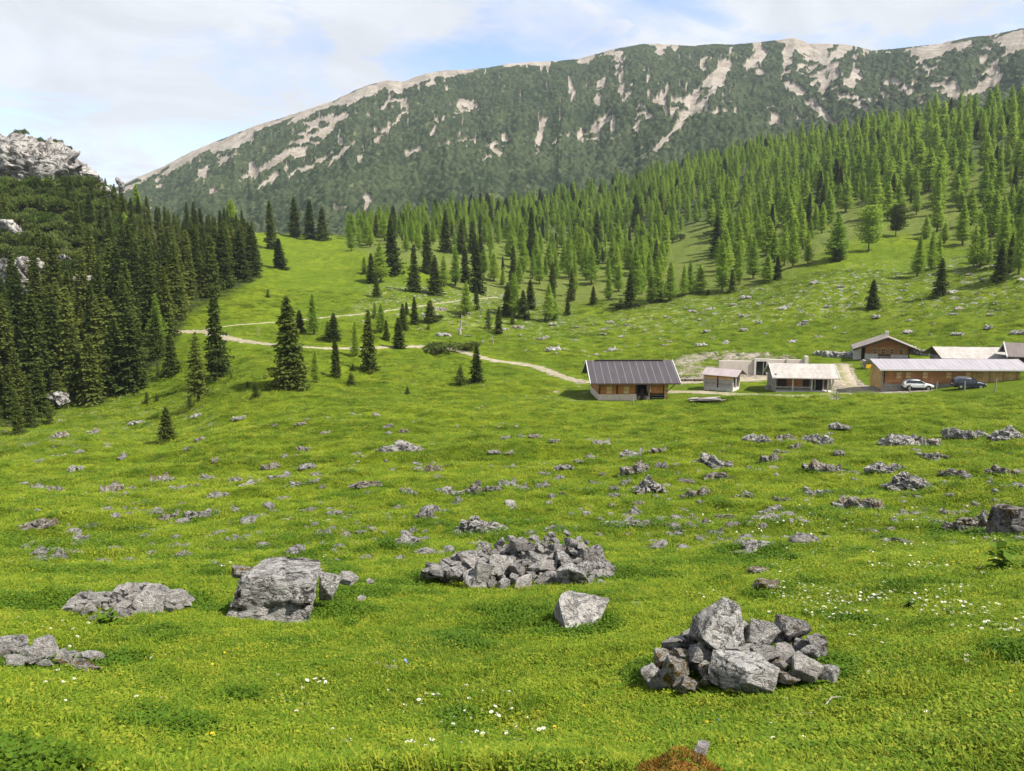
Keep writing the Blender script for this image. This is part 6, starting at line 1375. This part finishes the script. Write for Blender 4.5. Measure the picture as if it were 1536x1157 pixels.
# ------------------------------------------------------------------ turf, herbs and flowers: what nobody could count
def scatter_gn(name, pts, rot, scl, var, sources, label, cat):
    me = bpy.data.meshes.new(name); n = len(pts); me.vertices.add(n); me.vertices.foreach_set('co', np.asarray(pts, np.float32).ravel())
    at = me.attributes.new('rot', 'FLOAT_VECTOR', 'POINT'); at.data.foreach_set('vector', np.asarray(rot, np.float32).ravel())
    at = me.attributes.new('scl', 'FLOAT_VECTOR', 'POINT'); at.data.foreach_set('vector', np.asarray(scl, np.float32).ravel())
    at = me.attributes.new('var', 'INT', 'POINT'); at.data.foreach_set('value', np.asarray(var, np.int32))
    me.update(); o = obj(name, me); tag(o, label, cat, kind='stuff')
    ng = bpy.data.node_groups.new(name, 'GeometryNodeTree'); ng.interface.new_socket('Geometry', in_out='INPUT', socket_type='NodeSocketGeometry'); ng.interface.new_socket('Geometry', in_out='OUTPUT', socket_type='NodeSocketGeometry')
    N, L = ng.nodes, ng.links; gi = N.new('NodeGroupInput'); go = N.new('NodeGroupOutput'); jn = N.new('GeometryNodeJoinGeometry')
    def na(nm, ty):
        q = N.new('GeometryNodeInputNamedAttribute'); q.data_type = ty; q.inputs['Name'].default_value = nm; return q.outputs['Attribute']
    er = N.new('FunctionNodeEulerToRotation'); L.new(na('rot', 'FLOAT_VECTOR'), er.inputs[0]); sc = na('scl', 'FLOAT_VECTOR'); vr = na('var', 'INT')
    for k, src in enumerate(sources):
        cm = N.new('FunctionNodeCompare'); cm.data_type = 'INT'; cm.operation = 'EQUAL'; L.new(vr, cm.inputs[2]); cm.inputs[3].default_value = k
        oi = N.new('GeometryNodeObjectInfo'); oi.inputs['Object'].default_value = src; oi.inputs['As Instance'].default_value = True
        ip = N.new('GeometryNodeInstanceOnPoints'); L.new(gi.outputs[0], ip.inputs['Points']); L.new(cm.outputs[0], ip.inputs['Selection']); L.new(oi.outputs['Geometry'], ip.inputs['Instance']); L.new(er.outputs[0], ip.inputs['Rotation']); L.new(sc, ip.inputs['Scale'])
        L.new(ip.outputs[0], jn.inputs[0])
    L.new(jn.outputs[0], go.inputs[0]); o.modifiers.new('scatter', 'NODES').node_group = ng
    return o
def source(name, me): return bpy.data.objects.new(name, me)      # not linked: only its instances appear
far_forest()
def turf_mat(name, gain, herb=False, trans=.35):
    t = NT(name); v = t.coord('Position'); c = grass_colour(t, v)
    if herb: c = t.mix(.65, c, (.066, .128, .008))
    r_ = t.rand(); c = t.mix(t.ramp(r_, .55, 1.0, 0, .75), c, (.22, .225, .024) if not herb else (.075, .15, .02)); c = t.mix(t.ramp(r_, .42, .05, 0, .75), c, (.045, .092, .008))
    c = t.mix(t.ramp(t.noise(v, 1.1, 5, .65), .58, .70, 0, .5), c, (.050, .100, .010))
    c = t.mix(1.0, c, (gain, gain, gain), 'MULTIPLY')
    return t.bsdf(c, .7, spec=.10, trans=trans)
M['blade'] = turf_mat('grass_blades', 1.5); M['herb'] = turf_mat('herb_leaves', 1.15, True, .35)
def blade_tuft(seed, n, rad, h0, h1, w, lean):
    rs = np.random.default_rng(seed); r_ = rad * np.sqrt(rs.random(n)); a = rs.uniform(0, 6.28, n); b = np.stack([r_ * np.cos(a), r_ * np.sin(a), np.full(n, -.01)], 1)
    h = rs.uniform(h0, h1, n); th = rs.uniform(0, 6.28, n); ln = rs.uniform(.2, 1.0, n) * lean; out = np.stack([np.cos(th), np.sin(th), 0 * th], 1); sd = np.stack([-np.sin(th), np.cos(th), 0 * th], 1); ww = (w * rs.uniform(.6, 1.3, n))[:, None]
    m = b + out * (h * ln * .35)[:, None] + np.array([0, 0, 1]) * (h * .62)[:, None]; tp = b + out * (h * ln * 1.0)[:, None] + np.array([0, 0, 1]) * (h * (1 - .35 * ln))[:, None]
    V = np.stack([b - sd * ww, b + sd * ww, m + sd * ww * .8, m - sd * ww * .8, tp], 1).reshape(-1, 3); i = np.arange(n)[:, None] * 5
    return V, [np.hstack([i, i + 1, i + 2, i + 3]), np.hstack([i + 3, i + 2, i + 4])]
def leaf_tuft(seed, n, rad, h0, h1, l0, l1):
    rs = np.random.default_rng(seed); r_ = rad * np.sqrt(rs.random(n)); a = rs.uniform(0, 6.28, n); h = rs.uniform(h0, h1, n); c = np.stack([r_ * np.cos(a), r_ * np.sin(a), h], 1)
    th = rs.uniform(0, 6.28, n); d = np.stack([np.cos(th), np.sin(th), rs.normal(.15, .35, n)], 1); L = rs.uniform(l0, l1, n)
    d /= np.linalg.norm(d, axis=1)[:, None]; s = np.cross(d, np.array([0, 0, 1.]) + rs.normal(0, .25, (n, 3))); s /= np.linalg.norm(s, axis=1)[:, None]; W_ = (L * rs.uniform(.25, .45, n))[:, None]; L = L[:, None]
    V = np.stack([c, c + d * L * .35 + s * W_, c + d * L * .8 + s * W_ * .7, c + d * L, c + d * L * .8 - s * W_ * .7, c + d * L * .35 - s * W_], 1); V[:, 3, 2] -= (L * .15)[:, 0]; V = V.reshape(-1, 3); i = np.arange(n)[:, None] * 6
    return V, [np.hstack([i, i + 1, i + 2, i + 3]), np.hstack([i, i + 3, i + 4, i + 5])]
src = []
t = NT('straw'); M['straw'] = t.bsdf((.36, .30, .10), .8, spec=.1, trans=.3)
for i in range(4): V_, F_ = blade_tuft(i, 52, .10, .018, .048, .0026, 1.3); src.append(source('tuft', mesh_np('tuft', V_, F_, [M['blade']])))
for i in range(3): V_, F_ = leaf_tuft(20 + i, 64, .10, .004, .030, .009, .020); src.append(source('clover', mesh_np('clover', V_, F_, [M['blade']])))
for i in range(2): V_, F_ = blade_tuft(30 + i, 34, .06, .04, .10, .0026, .9); src.append(source('long_tuft', mesh_np('long_tuft', V_, F_, [M['blade']])))
for i in range(3): V_, F_ = leaf_tuft(40 + i, 60, .11, .008, .060, .014, .032); src.append(source('herb', mesh_np('herb', V_, F_, [M['herb']])))
V_, F_ = blade_tuft(51, 9, .10, .02, .05, .0016, 1.5); src.append(source('straw', mesh_np('straw', V_, F_, [M['straw']])))
rs = np.random.default_rng(77); n = 265000
ld = rs.uniform(math.log(2.6), math.log(215), n); ld = np.where(rs.random(n) < .5, rs.uniform(math.log(2.8), math.log(14), n), ld)
d = np.exp(ld); a = rs.uniform(-1, 1, n) * np.where(d < 30, .98, .68); X, Y = np.sin(a) * d, np.cos(a) * d
rz = np.array(ROCKZONES); near = np.full(n, 9.0)
for s in range(0, n, 20000):
    q = np.hypot(X[s:s + 20000, None] - rz[:, 0], Y[s:s + 20000, None] - rz[:, 1]) / rz[:, 2]; near[s:s + 20000] = q.min(1)
ok = (near > .8) & (flat_mask(X, Y) > .35); X, Y, d, near = X[ok], Y[ok], d[ok], near[ok]; Z = ground_z(X, Y); n = len(X)
hn = fbm2(X / 1.6, Y / 1.1, 4, 90) + .35 * fbm2(X / .5, Y / .5, 2, 91)
ring = (near < 1.35) & (rs.random(n) < .55)
herb = (hn > .30) & (rs.random(n) < np.where(d > 25, .12, .35)) | (ring & (d < 30))
u = rs.random(n); var = np.where(herb, 9 + rs.integers(0, 3, n), np.where(u < .50, rs.integers(0, 4, n), np.where(u < .92, 4 + rs.integers(0, 3, n), 7 + rs.integers(0, 2, n)))); var = np.where(~herb & (rs.random(n) < .022), 12, var)
g = np.maximum(1, (d / 7.5)) ** .78; sx = g * rs.uniform(.75, 1.3, n); sz = np.maximum(1, d / 7.5) ** .45 * rs.uniform(.7, 1.3, n) * np.where(ring & (d < 14), 1.2, 1.0); sx = np.where(herb, sx * .8, sx); tall = fbm2(X / .8, Y / .6, 3, 95); sz = sz * (1 + .7 * np.clip(tall, -.5, 1))
fz = rz[(np.hypot(rz[:, 0], rz[:, 1]) < 11.5) & (np.hypot(rz[:, 0], rz[:, 1]) > 4.2)]; m_ = 46; th = rs.normal(-1.57, 1.15, (len(fz), m_)); rr_ = fz[:, 2:3] * rs.uniform(.80, 1.55, (len(fz), m_))      # herbs crowd the feet of the near rocks
EX, EY = (fz[:, 0:1] + np.cos(th) * rr_).ravel(), (fz[:, 1:2] + np.sin(th) * rr_).ravel(); ez = rs.uniform(.55, 1.15, len(EX))
X, Y, Z = np.r_[X, EX], np.r_[Y, EY], np.r_[Z, ground_z(EX, EY)]; var = np.r_[var, 9 + rs.integers(0, 3, len(EX))]; sx = np.r_[sx, ez]; sz = np.r_[sz, ez * 1.15]; n = len(X)
scatter_gn('grass', np.stack([X, Y, Z], 1), np.stack([rs.normal(0, .12, n), rs.normal(0, .12, n), rs.uniform(0, 6.28, n)], 1), np.stack([sx, sx, sz], 1), var, src, 'short green pasture turf with clover and darker herb clumps over the meadow', 'grass')
# flowers
t = NT('petal'); M['petal'] = t.bsdf((.80, .80, .76), .6, spec=.2, trans=.2); t = NT('petal_yellow'); M['yellow_petal'] = t.bsdf((.80, .52, .02), .6, spec=.2, trans=.2); t = NT('petal_blue'); M['blue_petal'] = t.bsdf((.12, .20, .75), .6, spec=.2)
def flower(mat, r_, npet, hgt):
    V, Fq = [], []
    for i in range(npet):
        th = i * 6.283 / npet; c = np.array([math.cos(th), math.sin(th), 0]); s = np.array([-c[1], c[0], 0]); z = np.array([0, 0, hgt]); b = len(V)
        V += [z + c * r_ * .25, z + c * r_ * .7 + s * r_ * .3 + (0, 0, r_ * .15), z + c * r_ + (0, 0, r_ * .1), z + c * r_ * .7 - s * r_ * .3 + (0, 0, r_ * .15)]; Fq.append((b, b + 1, b + 2, b + 3))
    b = len(V); V += [np.array([math.cos(i * 1.047) * r_ * .32, math.sin(i * 1.047) * r_ * .32, hgt + r_ * .12]) for i in range(6)]; F6 = np.array([[b, b + 1, b + 2, b + 3, b + 4, b + 5]])
    b = len(V); V += [np.array(p) for p in ((.0015, 0, -.01), (-.0015, 0, -.01), (-.0015, 0, hgt), (.0015, 0, hgt))]; Fs = np.array([[b, b + 1, b + 2, b + 3]])
    fq = np.array(Fq); return mesh_np('flower', np.array(V), [fq, F6, Fs], [M[mat], M['yellow_petal'], M['blade']], False, np.r_[np.zeros(len(fq)), 1, 2])
def flowers(name, mat, poly_d, n, r_, label, seed):
    rs = np.random.default_rng(seed); XS, YS, DS = [], [], []
    for poly, cnt in poly_d:
        px0, px1 = min(p[0] for p in poly), max(p[0] for p in poly); py0, py1 = min(p[1] for p in poly), max(p[1] for p in poly); q = rs.uniform(px0, px1, cnt * 3), rs.uniform(py0, py1, cnt * 3); m = in_poly(q[0], q[1], poly); qx, qy = q[0][m][:cnt], q[1][m][:cnt]
        x, y, z, d = hit(qx, qy); c = fbm2(x / .5, y / .5, 3, seed); keep = c > -.12; XS.append(x[keep]); YS.append(y[keep]); DS.append(d[keep])
    x, y, d = map(np.concatenate, (XS, YS, DS)); z = ground_z(x, y); k = len(x); s = np.maximum(1, d / 9) ** .5 * rs.uniform(.7, 1.25, k)
    scatter_gn(name, np.stack([x, y, z], 1), np.stack([rs.normal(0, .3, k) + .25, rs.normal(0, .3, k), rs.uniform(0, 6.28, k)], 1), np.stack([s, s, s], 1), np.zeros(k, int), [source('flower', flower(mat, r_, 7, .055))], label, 'flowers')
flowers('white_flowers', 'petal', [([(380,1020),(760,1040),(900,1157),(520,1157)], 260), ([(0,930),(300,960),(250,1060),(0,1100)], 60), ([(1150,850),(1536,850),(1536,960),(1180,930)], 900), ([(1020,760),(1536,760),(1536,860),(1150,850)], 420), ([(930,900),(1300,880),(1330,980),(1260,960),(1040,900)], 110), ([(330,840),(520,830),(520,850),(330,870)], 60), ([(1250,960),(1536,960),(1536,1157),(1100,1157)], 90)], 0, .0135, 'tiny white daisies scattered over the front meadow turf', 3)
flowers('yellow_flowers', 'yellow_petal', [([(1390,830),(1536,820),(1536,875),(1400,880)], 170), ([(1016,655),(1090,655),(1060,690),(1016,690)], 60), ([(0,960),(1536,960),(1536,1157),(0,1157)], 150)], 0, .011, 'tiny yellow flowers dotted over the right meadow turf', 5)
flowers('blue_flowers', 'blue_petal', [([(1068,1090),(1090,1090),(1090,1104),(1068,1104)], 8), ([(565,996),(620,998),(620,1010),(565,1008)], 9)], 0, .011, 'few tiny blue flowers in the turf below the front cairn', 6)

# a few coarse weeds that stand out singly
for i, (px, py, hp, lab) in enumerate([(1502, 858, 34, 'tall dark leafy weed in the daisy meadow at the right edge'), (1191, 845, 16, 'dark green weed tuft right of the ridged outcrop'), (1236, 810, 14, 'small dark weed tuft in the right meadow above the daisies'), (163, 944, 26, 'yellow green fern clump at the foot of the low left stone pile'), (1365, 918, 16, 'small dark weed among the daisies on the right')]):
    x, y, z, d = place(px, py, True); h = hp * d / F; V_, F_ = leaf_tuft(300 + i, 46, .30, .05, .95, .28, .55); V2, F2 = blade_tuft(320 + i, 12, .12, .6, 1.0, .02, .7)
    o = obj('weed', mesh_np('weed', np.vstack([V_, V2]), F_ + [f + len(V_) for f in F2], [M['herb'] if i != 3 else M['blade']]), None, (x, y, z), None, (h, h, h)); tag(o, lab, 'plant', 'single weeds in the meadow')
# ------------------------------------------------------------------ air
bm = bmesh.new(); bmesh.ops.create_cube(bm, size=1.0, matrix=Matrix.Translation((0, 620, 150)) @ Matrix.Diagonal((3000, 2400, 520, 1)))
me = bpy.data.meshes.new('haze'); bm.to_mesh(me); bm.free()
hm = bpy.data.materials.new('haze'); hm.use_nodes = True; hn_ = hm.node_tree.nodes; hn_.clear(); ho = hn_.new('ShaderNodeOutputMaterial'); pv = hn_.new('ShaderNodeVolumePrincipled')
pv.inputs['Color'].default_value = (.80, .90, 1.0, 1); pv.inputs['Density'].default_value = .000095; pv.inputs['Anisotropy'].default_value = .2
hm.node_tree.links.new(pv.outputs[0], ho.inputs['Volume']); me.materials.append(hm); hz_ = obj('haze', me); tag(hz_, 'thin pale mountain air', 'haze', kind='stuff')
S.cycles.volume_bounces = 0; S.cycles.volume_max_steps = 32
